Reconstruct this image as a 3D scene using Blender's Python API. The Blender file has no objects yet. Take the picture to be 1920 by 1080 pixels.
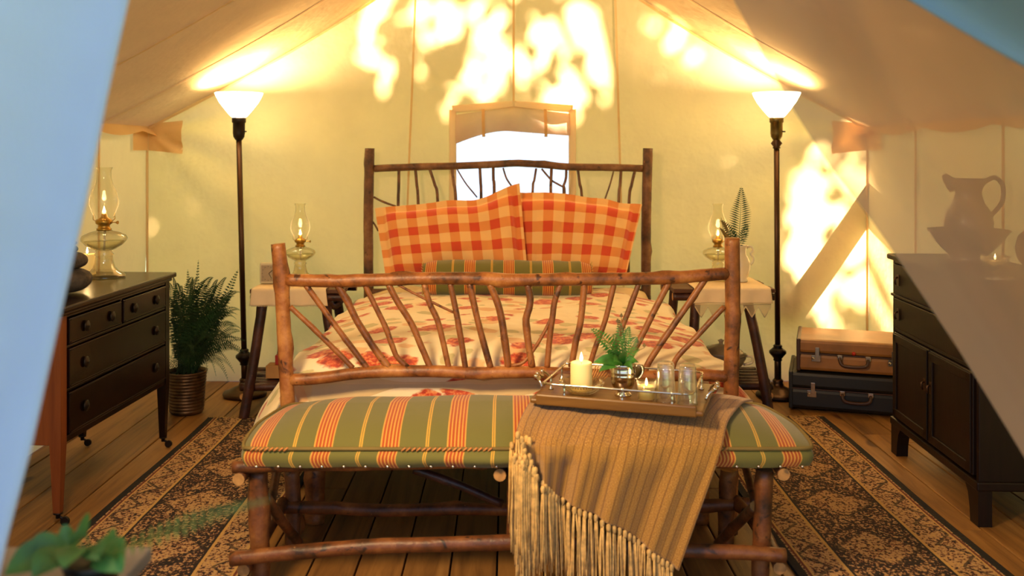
import bpy, bmesh, math, random
from mathutils import Vector, Matrix, noise
R = random.Random(7)
PI = math.pi
sc = bpy.context.scene
COL = sc.collection

# ------------------------------------------------------------------ camera, world, sun, exposure
F = 1800.0; H = 1.35; CX = 951.0; CY = 285.0
cam_d = bpy.data.cameras.new('camera'); cam = bpy.data.objects.new('camera', cam_d); COL.objects.link(cam)
cam.location = (0, 0, H); cam.rotation_euler = (PI/2, 0, 0)
cam_d.sensor_width = 36; cam_d.lens = F*36/1920
cam_d.shift_x = (960-CX)/1920; cam_d.shift_y = -(540-CY)/1920
cam_d.clip_start = 0.05; cam_d.clip_end = 200
cam_d.dof.use_dof = True; cam_d.dof.focus_distance = 3.9; cam_d.dof.aperture_fstop = 2.6
sc.camera = cam
sc.view_settings.view_transform = 'Standard'; sc.view_settings.look = 'None'
sc.view_settings.gamma = 1; sc.view_settings.use_curve_mapping = False
sc.view_settings.exposure = 0.0
sc.cycles.use_denoising = True
sc.cycles.max_bounces = 10; sc.cycles.transparent_max_bounces = 16
sc.cycles.caustics_reflective = False; sc.cycles.caustics_refractive = False
sc.cycles.sample_clamp_indirect = 6

def P(px, py, Y): return Vector(((px-CX)/F*Y, Y, H-(py-CY)/F*Y))

w = bpy.data.worlds.new('world'); sc.world = w; w.use_nodes = True
nt = w.node_tree; bg = nt.nodes['Background']
tc = nt.nodes.new('ShaderNodeTexCoord'); sep = nt.nodes.new('ShaderNodeSeparateXYZ'); cr = nt.nodes.new('ShaderNodeValToRGB')
nt.links.new(tc.outputs['Generated'], sep.inputs[0]); nt.links.new(sep.outputs['Z'], cr.inputs[0])
for k_, (p_, c_) in enumerate(((0.0, (1.35, 1.5, 1.8)), (0.10, (1.35, 1.5, 1.8)), (0.30, (0.36, 0.60, 1.15)), (1.0, (0.22, 0.45, 1.1)))):
    e_ = cr.color_ramp.elements[k_] if k_ < 2 else cr.color_ramp.elements.new(p_)
    e_.position = p_; e_.color = c_+(1,)
nt.links.new(cr.outputs[0], bg.inputs[0]); bg.inputs[1].default_value = 1.0

SUN_D = Vector((-0.22, -0.78, -0.58)).normalized()       # the way the sunlight travels: from behind the tent
sl = bpy.data.lights.new('sun', 'SUN'); so = bpy.data.objects.new('sun', sl); COL.objects.link(so)
sl.energy = 75.0; sl.angle = math.radians(0.9); sl.color = (1.0, 0.96, 0.90)
so.rotation_euler = SUN_D.to_track_quat('-Z', 'Y').to_euler()
# warm key light added out of view behind the left flap, lighting the furniture
kl = bpy.data.lights.new('key_light', 'AREA'); ko = bpy.data.objects.new('key_light', kl); COL.objects.link(ko)
kl.energy = 31; kl.size = 0.30; kl.color = (1.0, 0.66, 0.32); kl.spread = math.radians(120)
ko.location = (-0.85, 1.55, 1.95)
ko.rotation_euler = (Vector((0.35, 3.8, 0.2)) - ko.location).to_track_quat('-Z', 'Y').to_euler()

# ------------------------------------------------------------------ materials
def lin(h):
    h = h.lstrip('#'); v = [int(h[i:i+2], 16)/255 for i in (0, 2, 4)]
    return tuple((x/12.92 if x <= 0.04045 else ((x+0.055)/1.055)**2.4) for x in v)+(1,)
class NT:
    def __init__(s, name):
        s.m = bpy.data.materials.new(name); s.m.use_nodes = True; s.t = s.m.node_tree; s.t.nodes.clear()
        s.out = s.n('ShaderNodeOutputMaterial')
    def n(s, t, **k):
        x = s.t.nodes.new(t)
        for a, b in k.items(): setattr(x, a, b)
        return x
    def l(s, a, b): s.t.links.new(a, b)
    def inp(s, node, key, v):
        if hasattr(v, 'is_linked') or isinstance(v, bpy.types.NodeSocket): s.l(v, node.inputs[key])
        else: node.inputs[key].default_value = v
    def math(s, op, a, b=0.0, c=0.0):
        x = s.n('ShaderNodeMath', operation=op); s.inp(x, 0, a); s.inp(x, 1, b); s.inp(x, 2, c); return x.outputs[0]
    def mix(s, f, a, b):
        x = s.n('ShaderNodeMix', data_type='RGBA'); s.inp(x, 'Factor', f)
        s.inp(x, 6, a); s.inp(x, 7, b); return x.outputs[2]
    def coord(s, kind='Object', scale=(1, 1, 1)):
        t = s.n('ShaderNodeTexCoord'); m = s.n('ShaderNodeMapping'); s.l(t.outputs[kind], m.inputs[0]); m.inputs['Scale'].default_value = scale
        return m.outputs[0]
    def noise(s, v, scale, detail=3, rough=0.5, dist=0.0):
        x = s.n('ShaderNodeTexNoise'); s.l(v, x.inputs['Vector']); x.inputs['Scale'].default_value = scale
        x.inputs['Detail'].default_value = detail; x.inputs['Roughness'].default_value = rough; x.inputs['Distortion'].default_value = dist
        return x.outputs['Fac']
    def ramp(s, f, stops, const=False):
        x = s.n('ShaderNodeValToRGB'); s.l(f, x.inputs[0]); r = x.color_ramp
        if const: r.interpolation = 'CONSTANT'
        while len(r.elements) < len(stops): r.elements.new(0.5)
        for e, (p, c) in zip(r.elements, stops):
            e.position = p; e.color = c if len(c) == 4 else tuple(c)+(1,)
        return x.outputs[0]
    def bump(s, h, strength=0.3, dist=0.01):
        x = s.n('ShaderNodeBump'); x.inputs['Strength'].default_value = strength; x.inputs['Distance'].default_value = dist
        s.l(h, x.inputs['Height']); return x.outputs[0]
    def bsdf(s, col, rough=0.6, metal=0.0, normal=None, **k):
        x = s.n('ShaderNodeBsdfPrincipled'); s.inp(x, 'Base Color', col); s.inp(x, 'Roughness', rough); x.inputs['Metallic'].default_value = metal
        if normal is not None: s.l(normal, x.inputs['Normal'])
        for a, b in k.items(): s.inp(x, a.replace('_', ' '), b)
        return x.outputs[0]
    def done(s, sh): s.l(sh, s.out.inputs[0]); return s.m
def flat(name, col, rough=0.6, metal=0.0, var=0.12, nscale=8, bump=0.0, **k):
    t = NT(name); c = lin(col); v = t.coord(); f = t.noise(v, nscale, 4)
    d = tuple(x*(1-var*2) for x in c[:3])+(1,); e = tuple(min(1, x*(1+var)) for x in c[:3])+(1,)
    cc = t.ramp(f, [(0.3, d), (0.7, e)])
    nrm = t.bump(t.noise(v, nscale*6, 3), bump, 0.004) if bump else None
    return t.done(t.bsdf(cc, rough, metal, nrm, **k))
def emit(name, col, strength):
    t = NT(name); e = t.n('ShaderNodeEmission'); e.inputs[0].default_value = lin(col); e.inputs[1].default_value = strength
    return t.done(e.outputs[0])
def canvas(name, dcol, tcol, tf=0.5, nscale=3.0, wr=0.25):
    t = NT(name); v = t.coord(); f = t.noise(v, nscale, 4, 0.6)
    weave = t.noise(v, 260, 2)
    h = t.math('ADD', t.math('MULTIPLY', f, 3.0), t.math('MULTIPLY', weave, 0.12))
    nrm = t.bump(h, wr, 0.03)
    def vary(c, a=0.05):
        c = lin(c); return t.ramp(f, [(0.3, tuple(x*(1-a) for x in c[:3])), (0.7, tuple(min(1, x*(1+a)) for x in c[:3]))])
    d = t.n('ShaderNodeBsdfDiffuse'); t.l(vary(dcol), d.inputs[0]); t.l(nrm, d.inputs['Normal'])
    r = t.n('ShaderNodeBsdfTranslucent'); t.l(vary(tcol), r.inputs[0]); t.l(nrm, r.inputs['Normal'])
    m = t.n('ShaderNodeMixShader'); m.inputs[0].default_value = tf; t.l(d.outputs[0], m.inputs[1]); t.l(r.outputs[0], m.inputs[2])
    return t.done(m.outputs[0])
def gauze(name, col, opac, tr=0.4):
    t = NT(name); v = t.coord()
    d = t.n('ShaderNodeBsdfDiffuse'); d.inputs[0].default_value = lin(col)
    r = t.n('ShaderNodeBsdfTranslucent'); r.inputs[0].default_value = lin(col)
    m = t.n('ShaderNodeMixShader'); m.inputs[0].default_value = tr; t.l(d.outputs[0], m.inputs[1]); t.l(r.outputs[0], m.inputs[2])
    tp = t.n('ShaderNodeBsdfTransparent'); m2 = t.n('ShaderNodeMixShader')
    lw = t.n('ShaderNodeLayerWeight'); lw.inputs[0].default_value = 0.35
    f = t.math('MULTIPLY_ADD', lw.outputs['Facing'], 0.35, opac)
    f = t.math('MULTIPLY_ADD', t.noise(v, 6, 3), 0.06, f)
    f = t.math('MULTIPLY_ADD', t.noise(t.coord('UV', (9, .8, 1)), 1.0, 2), 0.40, t.math('SUBTRACT', f, .20))
    t.l(f, m2.inputs[0]); t.l(tp.outputs[0], m2.inputs[1]); t.l(m.outputs[0], m2.inputs[2])
    return t.done(m2.outputs[0])
def glass(name, tint='#f6f6ee', k=1.0, base=0.03, glint=.02):
    t = NT(name); lw = t.n('ShaderNodeLayerWeight'); lw.inputs[0].default_value = 0.45
    f = t.math('MULTIPLY_ADD', t.math('POWER', lw.outputs['Facing'], 2.5), 0.75*k, base)
    tp = t.n('ShaderNodeBsdfTransparent'); g = t.n('ShaderNodeBsdfGlossy'); g.inputs['Roughness'].default_value = 0.04
    g.inputs[0].default_value = (1, .97, .9, 1)
    edge = t.ramp(lw.outputs['Facing'], [(0.35, lin(tint)), (0.95, lin('#c4bda4'))]); t.l(edge, tp.inputs[0])
    m = t.n('ShaderNodeMixShader'); t.l(f, m.inputs[0]); t.l(tp.outputs[0], m.inputs[1]); t.l(g.outputs[0], m.inputs[2])
    d = t.n('ShaderNodeBsdfTranslucent'); d.inputs[0].default_value = (1, .96, .86, 1); m2 = t.n('ShaderNodeMixShader')  # pale edges: highlights on the glass put into the colour
    t.l(t.math('MULTIPLY_ADD', t.math('POWER', lw.outputs['Facing'], 3.0), .40*k, glint), m2.inputs[0]); t.l(m.outputs[0], m2.inputs[1]); t.l(d.outputs[0], m2.inputs[2])
    return t.done(m2.outputs[0])
def bark(name, c1, c2, c3, rough=0.45):
    t = NT(name); v = t.coord(); f = t.noise(v, 9, 5, 0.65); g = t.noise(v, 60, 4, 0.6); k = t.noise(v, 22, 3, 0.6, 0.6)
    base = t.ramp(f, [(0.32, lin(c1)), (0.52, lin(c2)), (0.70, lin(c3))])
    spots = t.ramp(k, [(0.60, (0, 0, 0)), (0.68, (1, 1, 1))])
    cc = t.mix(spots, base, lin(c1))
    flecks = t.ramp(g, [(0.68, (0, 0, 0)), (0.76, (.5, .5, .5))]); cc = t.mix(flecks, cc, lin('#c08a50'))
    h = t.math('ADD', t.math('MULTIPLY', g, .5), k)
    return t.done(t.bsdf(cc, rough, 0, t.bump(h, 0.55, 0.004), Specular_IOR_Level=0.5))
def wood(name, c1, c2, axis=1, rough=0.3, s=1.0, coat=0.0, bump=0.1):
    t = NT(name); sc_ = [14*s, 14*s, 14*s]; sc_[axis] = 1.2*s
    v = t.coord('Object', tuple(sc_)); f = t.noise(v, 1.0, 6, 0.6, 0.8); g = t.noise(v, 6.0, 3)
    cc = t.ramp(t.math('MULTIPLY_ADD', g, 0.25, t.math('MULTIPLY', f, 0.8)), [(0.3, lin(c1)), (0.72, lin(c2))])
    return t.done(t.bsdf(cc, rough, 0, t.bump(g, bump, 0.003), Coat_Weight=coat, Coat_Roughness=0.12, Specular_IOR_Level=0.3))

M = {}
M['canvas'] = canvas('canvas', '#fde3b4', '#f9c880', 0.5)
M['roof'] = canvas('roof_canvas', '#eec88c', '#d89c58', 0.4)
M['seam'] = canvas('seam_tape', '#f0d29c', '#d8b07a', 0.35)
M['tape'] = canvas('window_tape', '#fff0cc', '#f6d8a0', 0.4)
M['patch'] = canvas('patch_canvas', '#e6bd84', '#d2a268', 0.35)
M['flap'] = canvas('flap_cotton', '#e6edfa', '#d8dde6', 0.2, 1.5, 0.35)
M['valance'] = canvas('valance', '#d8b592', '#dcae86', 0.5)
M['gauze'] = gauze('gauze', '#c6a582', 0.66, 0.5)
M['gauze_hem'] = gauze('blue_drape', '#9db2c2', 0.85, 0.3)
M['pane'] = None
t = NT('clear_vinyl'); tp = t.n('ShaderNodeBsdfTransparent'); tp.inputs[0].default_value = (.93, .95, .98, 1)
tr = t.n('ShaderNodeBsdfTranslucent'); tr.inputs[0].default_value = (.9, .93, 1, 1)
mx = t.n('ShaderNodeMixShader'); t.l(t.ramp(t.noise(t.coord(), 5, 3), [(.3, (.18,)*3), (.7, (.34,)*3)]), mx.inputs[0])
t.l(tp.outputs[0], mx.inputs[1]); t.l(tr.outputs[0], mx.inputs[2]); M['pane'] = t.done(mx.outputs[0])
M['bark'] = bark('red_bark', '#482812', '#945828', '#bb8044')
M['bark_bench'] = bark('bench_bark', '#33200f', '#70401d', '#94602f')
M['bark_grey'] = bark('grey_bark', '#3d2a1a', '#6f4a2c', '#8d6a45', 0.6)
M['twig'] = bark('twig_bark', '#4a2a14', '#8d5428', '#a9713c')
M['bark_dark'] = bark('dark_bark', '#1d100c', '#3f1e14', '#553020')
M['cut'] = flat('cut_wood', '#b98a4e', 0.7, var=.2, nscale=40)
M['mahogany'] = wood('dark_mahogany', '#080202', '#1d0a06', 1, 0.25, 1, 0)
M['mahogany_lit'] = wood('lit_mahogany', '#5e2c14', '#86481f', 2, 0.4, 1, 0)  # near end: the light falling on it is put into the colour
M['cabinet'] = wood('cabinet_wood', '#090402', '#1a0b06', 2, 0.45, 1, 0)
M['tabletop'] = wood('table_plank', '#3a2214', '#6b4427', 0, 0.5)
M['traywood'] = wood('tray_wood', '#5a3a1a', '#86602c', 0, 0.32, 1.5, .1)
M['brass'] = flat('aged_brass', '#6b5a33', 0.38, 0.9)
M['bronze'] = flat('bronze', '#4b3524', 0.4, 0.8); M['dark_pull'] = flat('dark_pull', '#1f1610', 0.4, 0.6)
M['darkmetal'] = flat('dark_metal', '#2a2320', 0.4, 0.7)
M['silver'] = flat('silver', '#d8d0c0', 0.14, 1.0, var=.05)
M['nickel'] = flat('nickel', '#c8bfae', 0.22, 1.0, var=.05)
M['goldbrass'] = flat('burner_brass', '#b98f3e', 0.3, 0.9)
M['wick'] = flat('wick', '#f0e6cc', 0.9)
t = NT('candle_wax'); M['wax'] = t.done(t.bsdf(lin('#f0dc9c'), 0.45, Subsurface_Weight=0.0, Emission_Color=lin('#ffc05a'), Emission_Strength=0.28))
M['flame'] = emit('flame', '#ffd9a0', 14)
M['shade'] = None
t = NT('opal_shade'); e = t.n('ShaderNodeEmission'); e.inputs[0].default_value = (1, .90, .55, 1); e.inputs[1].default_value = 12
M['shade'] = t.done(e.outputs[0])
M['glass'] = glass('glass'); M['glass_cut'] = glass('cut_glass', '#f6f0de', 1.2, 0.10)
M['glass_clear'] = glass('clear_tumbler_glass', '#ffffff', 2.0, 0.14, .07); M['kerosene'] = glass('lamp_oil', '#fbf8e8', 0.3, 0.03)
M['porcelain'] = flat('porcelain', '#ddd0b4', 0.2, var=.05)
M['tureen'] = flat('tureen_glaze', '#8a7a62', 0.25, var=.12)
M['basin'] = flat('basin_glaze', '#77685c', 0.35)
M['stone'] = flat('dark_stone', '#4a3f33', 0.8, var=.3, nscale=30, bump=.5)
M['fern'] = flat('fern_green', '#173c17', 0.7, var=.35, nscale=12)
M['fern_light'] = flat('fresh_green', '#3f7a2a', 0.5, var=.3, nscale=20)
M['leafgreen'] = flat('leaf_green', '#5d8f3c', 0.5, var=.3, nscale=10)
M['soil'] = flat('soil', '#20160f', 0.95, bump=.5)
M['potmetal'] = flat('pot_metal', '#6a5138', 0.4, 0.75, var=.3, nscale=20)
M['linen'] = flat('linen', '#ead2a8', 0.85, var=.04)
M['lace'] = flat('lace_thread', '#d9c49a', 0.85, var=.06)
M['sheet'] = flat('sheet_cotton', '#e8cf9a', 0.85, var=.04)
M['tan'] = flat('tan_leather', '#8f602e', 0.45, var=.2, nscale=6, bump=.1)
M['tan_dark'] = flat('dark_leather', '#3a2014', 0.45)
M['black_leather'] = flat('black_leather', '#0d0b0a', 0.5, bump=.1)
M['clockwhite'] = flat('clock_case', '#d9cba4', 0.4); M['clockface'] = flat('clock_face', '#a9977a', 0.5); M['ink'] = flat('ink', '#1a1612', 0.5)
M['greytop'] = flat('grey_stone_top', '#7a7060', 0.6, var=.15); M['blackpot'] = flat('black_pot', '#0b0b0b', 0.4)
M['red'] = flat('red_paint', '#b02a18', 0.5)
M['ground'] = flat('forest_ground', '#4a5a30', 0.95, var=.3, nscale=1)
M['treebark'] = flat('tree_bark', '#4a3a2c', 0.9, var=.3, nscale=6, bump=.5)
M['treeleaf'] = flat('tree_leaf', '#3f5f25', 0.6, var=.3, nscale=2)
M['matches'] = flat('kraft_card', '#c08c50', 0.7)
M['deadleaf'] = flat('bronze_leaf', '#6f5a2c', 0.4)

# striped cloth, u in metres
def stripes():
    t = NT('striped_cloth'); tc = t.n('ShaderNodeTexCoord'); sp = t.n('ShaderNodeSeparateXYZ'); t.l(tc.outputs['UV'], sp.inputs[0])
    u = t.math('FRACT', t.math('DIVIDE', sp.outputs[0], 0.196))
    g = lin('#6c6a2e'); r = lin('#aa4816'); y = lin('#dca044'); yy = lin('#d8a63e')
    st = [(0.0, g), (0.10, yy), (0.118, g), (0.132, yy), (0.15, g)]
    a = 0.42
    for k in range(8):
        st.append((a, y if k % 2 == 0 else r)); a += 0.022 if k % 2 == 0 else (0.032 if k not in (7,) else 0.03)
        if k == 3: pass
    st.append((a, y)); st.append((a+0.022, r)); st.append((a+0.05, y)); st.append((a+0.07, g))
    st.append((1.0, g))
    c = t.ramp(u, st, True)
    v = t.coord('UV'); nz = t.noise(v, 500, 2); c = t.mix(t.math('MULTIPLY', nz, 0.35), c, t.mix(0.5, c, lin('#5a4a1c')))
    return t.done(t.bsdf(c, 0.85, 0, t.bump(t.math('ADD', nz, t.math('MULTIPLY', t.noise(v, 12, 2), 2)), .25, .003), Sheen_Weight=.2))
M['stripe'] = stripes()
def gingham():
    t = NT('gingham'); tc = t.n('ShaderNodeTexCoord'); sp = t.n('ShaderNodeSeparateXYZ'); t.l(tc.outputs['UV'], sp.inputs[0])
    fs = []
    for k in (0, 1):
        x = t.math('FRACT', t.math('DIVIDE', sp.outputs[k], 0.112)); fs.append(t.math('GREATER_THAN', x, 0.52))
    s = t.math('MULTIPLY', t.math('ADD', fs[0], fs[1]), 0.5)
    c = t.ramp(s, [(0.0, lin('#f2c078')), (0.5, lin('#e59248')), (1.0, lin('#d24a22'))])
    v = t.coord('UV'); nz = t.noise(v, 400, 2)
    return t.done(t.bsdf(c, 0.85, 0, t.bump(t.math('ADD', nz, t.math('MULTIPLY', t.noise(v, 9, 3), 4)), .3, .006), Sheen_Weight=.2))
M['gingham'] = gingham()
def floral():
    t = NT('floral_cotton'); v = t.coord('UV')
    nz = t.n('ShaderNodeTexNoise'); t.l(v, nz.inputs[0]); nz.inputs['Scale'].default_value = 22; nz.inputs['Detail'].default_value = 3
    va = t.n('ShaderNodeVectorMath', operation='MULTIPLY_ADD'); t.l(nz.outputs['Color'], va.inputs[0]); va.inputs[1].default_value = (.05,)*3; t.l(v, va.inputs[2])
    def blobs(scale, r, off, keep):
        mp = t.n('ShaderNodeMapping'); t.l(va.outputs[0], mp.inputs[0]); mp.inputs['Location'].default_value = off
        vo = t.n('ShaderNodeTexVoronoi'); t.l(mp.outputs[0], vo.inputs['Vector']); vo.inputs['Scale'].default_value = scale; vo.inputs['Randomness'].default_value = .8
        d = t.ramp(vo.outputs['Distance'], [(r, (1, 1, 1)), (r+.06, (0, 0, 0))])
        s2 = t.n('ShaderNodeSeparateColor'); t.l(vo.outputs['Color'], s2.inputs[0])
        return t.math('MULTIPLY', d, t.math('LESS_THAN', s2.outputs[0], keep)), vo.outputs['Distance'], s2.outputs[1]
    base = t.ramp(t.noise(v, 4, 2), [(.3, lin('#f2dcae')), (.7, lin('#f8ecc8'))])
    lf, _, _ = blobs(9, .30, (3.3, 1.7, 0), .55)
    c = t.mix(t.math('MULTIPLY', lf, .55), base, lin('#9a9a50'))
    bl, _, _ = blobs(7, .34, (7.1, 5.2, 0), .5)
    c = t.mix(t.math('MULTIPLY', bl, .6), c, lin('#dd9a50'))
    fl, fd, fr = blobs(6.2, .36, (0, 0, 0), .9)
    petal = t.ramp(t.noise(v, 45, 3, .6), [(.35, lin('#9c1c12')), (.50, lin('#cc4420')), (.66, lin('#e6a060'))])
    c = t.mix(t.math('MULTIPLY', fl, .95), c, petal)
    return t.done(t.bsdf(c, .85, 0, t.bump(t.noise(v, 7, 4), .35, .03), Sheen_Weight=.15))
M['floral'] = floral()
def rug():
    t = NT('rug_wool'); tc = t.n('ShaderNodeTexCoord'); sp = t.n('ShaderNodeSeparateXYZ'); t.l(tc.outputs['UV'], sp.inputs[0])
    v = t.coord('UV'); u, w_ = sp.outputs[0], sp.outputs[1]            # u: -.5.. .5 across ; v metres along
    au = t.math('ABSOLUTE', u)
    sv = t.coord('UV', (60, 75, 1)); nz = t.noise(sv, 1.0, 4, .65); nz2 = t.noise(v, 16, 4, .6, 1.2)
    mixn = t.math('ADD', t.math('MULTIPLY', nz, .68), t.math('MULTIPLY', nz2, .32))
    tan = lin('#b89464'); dk = lin('#1c1412'); rd = lin('#6a3220'); gold = lin('#c29a56')
    field = t.ramp(mixn, [(.42, dk), (.505, rd), (.535, tan), (.62, gold)], True)
    band = t.ramp(mixn, [(.40, dk), (.45, rd), (.485, tan), (.58, gold)], True)
    # medallions in the field
    m1 = t.math('FRACT', t.math('DIVIDE', w_, .42)); mm = t.math('ABSOLUTE', t.math('SUBTRACT', m1, .5))
    dd = t.math('ADD', t.math('MULTIPLY', mm, 1.0), t.math('MULTIPLY', au, 1.6)); dd = t.math('ADD', dd, t.math('MULTIPLY', nz2, .3))
    med = t.math('LESS_THAN', dd, .47); fld = t.mix(med, field, band)
    ring = t.math('COMPARE', dd, .50, .025); fld = t.mix(t.math('MULTIPLY', ring, .7), fld, dk)
    isb = t.math('GREATER_THAN', au, .25); c = t.mix(isb, fld, band)
    # zigzag vine in the border
    zz = t.math('PINGPONG', w_, .09); z2 = t.math('ADD', t.math('MULTIPLY', zz, 1.3), .30)
    zc = t.math('MULTIPLY', t.math('COMPARE', au, t.math('ADD', z2, t.math('MULTIPLY', nz2, .03)), .012), isb); c = t.mix(t.math('MULTIPLY', zc, .75), c, dk)
    for p, wd, col in ((.25, .008, gold), (.235, .006, dk), (.43, .005, gold), (.442, .006, rd)):
        c = t.mix(t.math('COMPARE', au, p, wd), c, col)
    c = t.mix(t.math('GREATER_THAN', au, .458), c, lin('#0d0a09'))
    return t.done(t.bsdf(c, .95, 0, t.bump(nz, .6, .006)))
M['rug'] = rug()
def throw():
    t = NT('knitted_throw'); tc = t.n('ShaderNodeTexCoord'); sp = t.n('ShaderNodeSeparateXYZ'); t.l(tc.outputs['UV'], sp.inputs[0])
    x = t.math('FRACT', t.math('MULTIPLY', sp.outputs[0], 34)); g = t.math('LESS_THAN', x, .16)
    v = t.coord('UV', (1, 1, 1)); nz = t.noise(v, 220, 3, .7)
    c = t.ramp(nz, [(.3, lin('#7a5420')), (.55, lin('#b07f30')), (.72, lin('#dcb464'))])
    c = t.mix(t.math('MULTIPLY', g, .6), c, lin('#6a4416'))
    h = t.math('SUBTRACT', nz, t.math('MULTIPLY', g, 1.5))
    return t.done(t.bsdf(c, .9, 0, t.bump(h, .6, .004), Sheen_Weight=.3))
M['throw'] = throw(); M['yarn'] = flat('fringe_yarn', '#dab26a', .9, var=.2, nscale=60)
def plankm():
    t = NT('floor_plank'); oi = t.n('ShaderNodeObjectInfo'); tc = t.n('ShaderNodeTexCoord'); mp = t.n('ShaderNodeMapping')
    t.l(tc.outputs['Object'], mp.inputs[0]); mp.inputs['Scale'].default_value = (16, 1.1, 4)
    ad = t.n('ShaderNodeVectorMath', operation='ADD'); t.l(mp.outputs[0], ad.inputs[0])
    cb = t.n('ShaderNodeCombineXYZ'); t.l(t.math('MULTIPLY', oi.outputs['Random'], 90), cb.inputs[1]); t.l(cb.outputs[0], ad.inputs[1])
    f = t.noise(ad.outputs[0], 1, 6, .6, 1.0); g = t.noise(ad.outputs[0], 9, 3)
    c = t.ramp(f, [(.28, lin('#5f3d1c')), (.5, lin('#8c6230')), (.75, lin('#a87c42'))])
    kn = t.n('ShaderNodeMapping'); t.l(ad.outputs[0], kn.inputs[0]); kn.inputs['Scale'].default_value = (.35, 2.2, 1)
    k = t.noise(kn.outputs[0], 1.0, 1); kk = t.ramp(k, [(.72, (0, 0, 0)), (.76, (1, 1, 1))]); c = t.mix(kk, c, lin('#4a2712'))
    hs = t.n('ShaderNodeHueSaturation'); t.l(c, hs.inputs['Color']); t.l(t.math('MULTIPLY_ADD', oi.outputs['Random'], .35, .8), hs.inputs['Value'])
    return t.done(t.bsdf(hs.outputs[0], .5, 0, t.bump(g, .2, .003)))
M['plank'] = plankm()

# ------------------------------------------------------------------ mesh helpers
class MB:
    def __init__(s): s.v = []; s.f = []; s.uv = {}; s.mi = []; s.sm = []
    def face(s, idx, m=0, smooth=True, uv=None):
        s.f.append(tuple(idx)); s.mi.append(m); s.sm.append(smooth)
        if uv: s.uv[len(s.f)-1] = uv
    def quad(s, a, b, c, d, m=0): i = len(s.v); s.v += [Vector(a), Vector(b), Vector(c), Vector(d)]; s.face((i, i+1, i+2, i+3), m, False)
    def box(s, c, d, bev=0.0, m=0, rot=None):
        bm = bmesh.new(); bmesh.ops.create_cube(bm, size=1)
        for v in bm.verts: v.co = Vector((v.co.x*d[0], v.co.y*d[1], v.co.z*d[2]))
        if bev: bmesh.ops.bevel(bm, geom=bm.edges[:], offset=bev, segments=2, profile=.5, affect='EDGES')
        i = len(s.v); bm.verts.index_update()
        for v in bm.verts:
            p = v.co.copy()
            if rot is not None: p = rot @ p
            s.v.append(p+Vector(c))
        for f in bm.faces: s.face([i+v.index for v in f.verts], m, False)
        bm.free(); return s
    def tube(s, pts, rad, seg=10, step=None, m=0, mcap=0, rough=0.0, smooth=True, knots=0, seed=0, cap=True):
        pts = [Vector(p) for p in pts]
        if len(pts) > 2 or rough: pts, rad = resample(pts, rad, step or 0.05)
        elif not isinstance(rad, (list, tuple)): rad = [rad]*len(pts)
        n = len(pts); i0 = len(s.v); rr = random.Random(seed)
        kn = [(rr.uniform(.04, .96)*(n-1), rr.uniform(0, 2*PI), rr.uniform(.12, .38)) for _ in range(knots)]
        t0 = (pts[1]-pts[0]).normalized(); a = Vector((0, 0, 1)) if abs(t0.z) < .8 else Vector((0, 1, 0))
        x = t0.cross(a).normalized()
        for k in range(n):
            t_ = (pts[min(k+1, n-1)]-pts[max(k-1, 0)]).normalized()
            x = (x - t_*x.dot(t_)).normalized(); y = t_.cross(x)
            for j in range(seg):
                an = 2*PI*j/seg; d = x*math.cos(an)+y*math.sin(an); r = rad[k]
                if rough:
                    q = pts[k]+d*r; r *= 1+rough*(noise.noise(q*14+Vector((seed, 0, 0)))*.28+.5*noise.noise(q*40))
                for kk, ka, kh in kn:
                    dk = abs(kk-k)/1.0; da = abs((an-ka+PI) % (2*PI)-PI)/.5
                    if dk < 2 and da < 2: r += rad[k]*kh*math.exp(-dk*dk-da*da)
                s.v.append(pts[k]+d*r)
        for k in range(n-1):
            for j in range(seg):
                a_, b_ = i0+k*seg+j, i0+k*seg+(j+1) % seg
                s.face((a_, b_, b_+seg, a_+seg), m, smooth)
        if cap:
            s.face([i0+j for j in range(seg)][::-1], mcap, False); s.face([i0+(n-1)*seg+j for j in range(seg)], mcap, False)
        return s
    def lathe(s, prof, c=(0, 0, 0), seg=24, m=0, sx=1, sy=1, flute=0, fl_n=8, tilt=None, closed=True):
        i0 = len(s.v); n = len(prof); c = Vector(c)
        for r, z in prof:
            for j in range(seg):
                a = 2*PI*j/seg; rr = r*(1+flute*math.cos(fl_n*a))
                p = Vector((rr*math.cos(a)*sx, rr*math.sin(a)*sy, z))
                if tilt is not None: p = tilt @ p
                s.v.append(c+p)
        for k in range(n-1):
            for j in range(seg):
                a_, b_ = i0+k*seg+j, i0+k*seg+(j+1) % seg; s.face((a_, b_, b_+seg, a_+seg), m, True)
        if closed:
            if prof[0][0] > 1e-4: s.face([i0+j for j in range(seg)][::-1], m, False)
            if prof[-1][0] > 1e-4: s.face([i0+(n-1)*seg+j for j in range(seg)], m, False)
        return s
    def grid(s, fn, nu, nv, uvf=None, m=0, smooth=True):
        i0 = len(s.v)
        for j in range(nv+1):
            for i in range(nu+1): s.v.append(Vector(fn(i/nu, j/nv)))
        for j in range(nv):
            for i in range(nu):
                a = i0+j*(nu+1)+i; uv = None
                if uvf: uv = [uvf(i/nu, j/nv), uvf((i+1)/nu, j/nv), uvf((i+1)/nu, (j+1)/nv), uvf(i/nu, (j+1)/nv)]
                s.face((a, a+1, a+nu+2, a+nu+1), m, smooth, uv)
        return s
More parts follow.
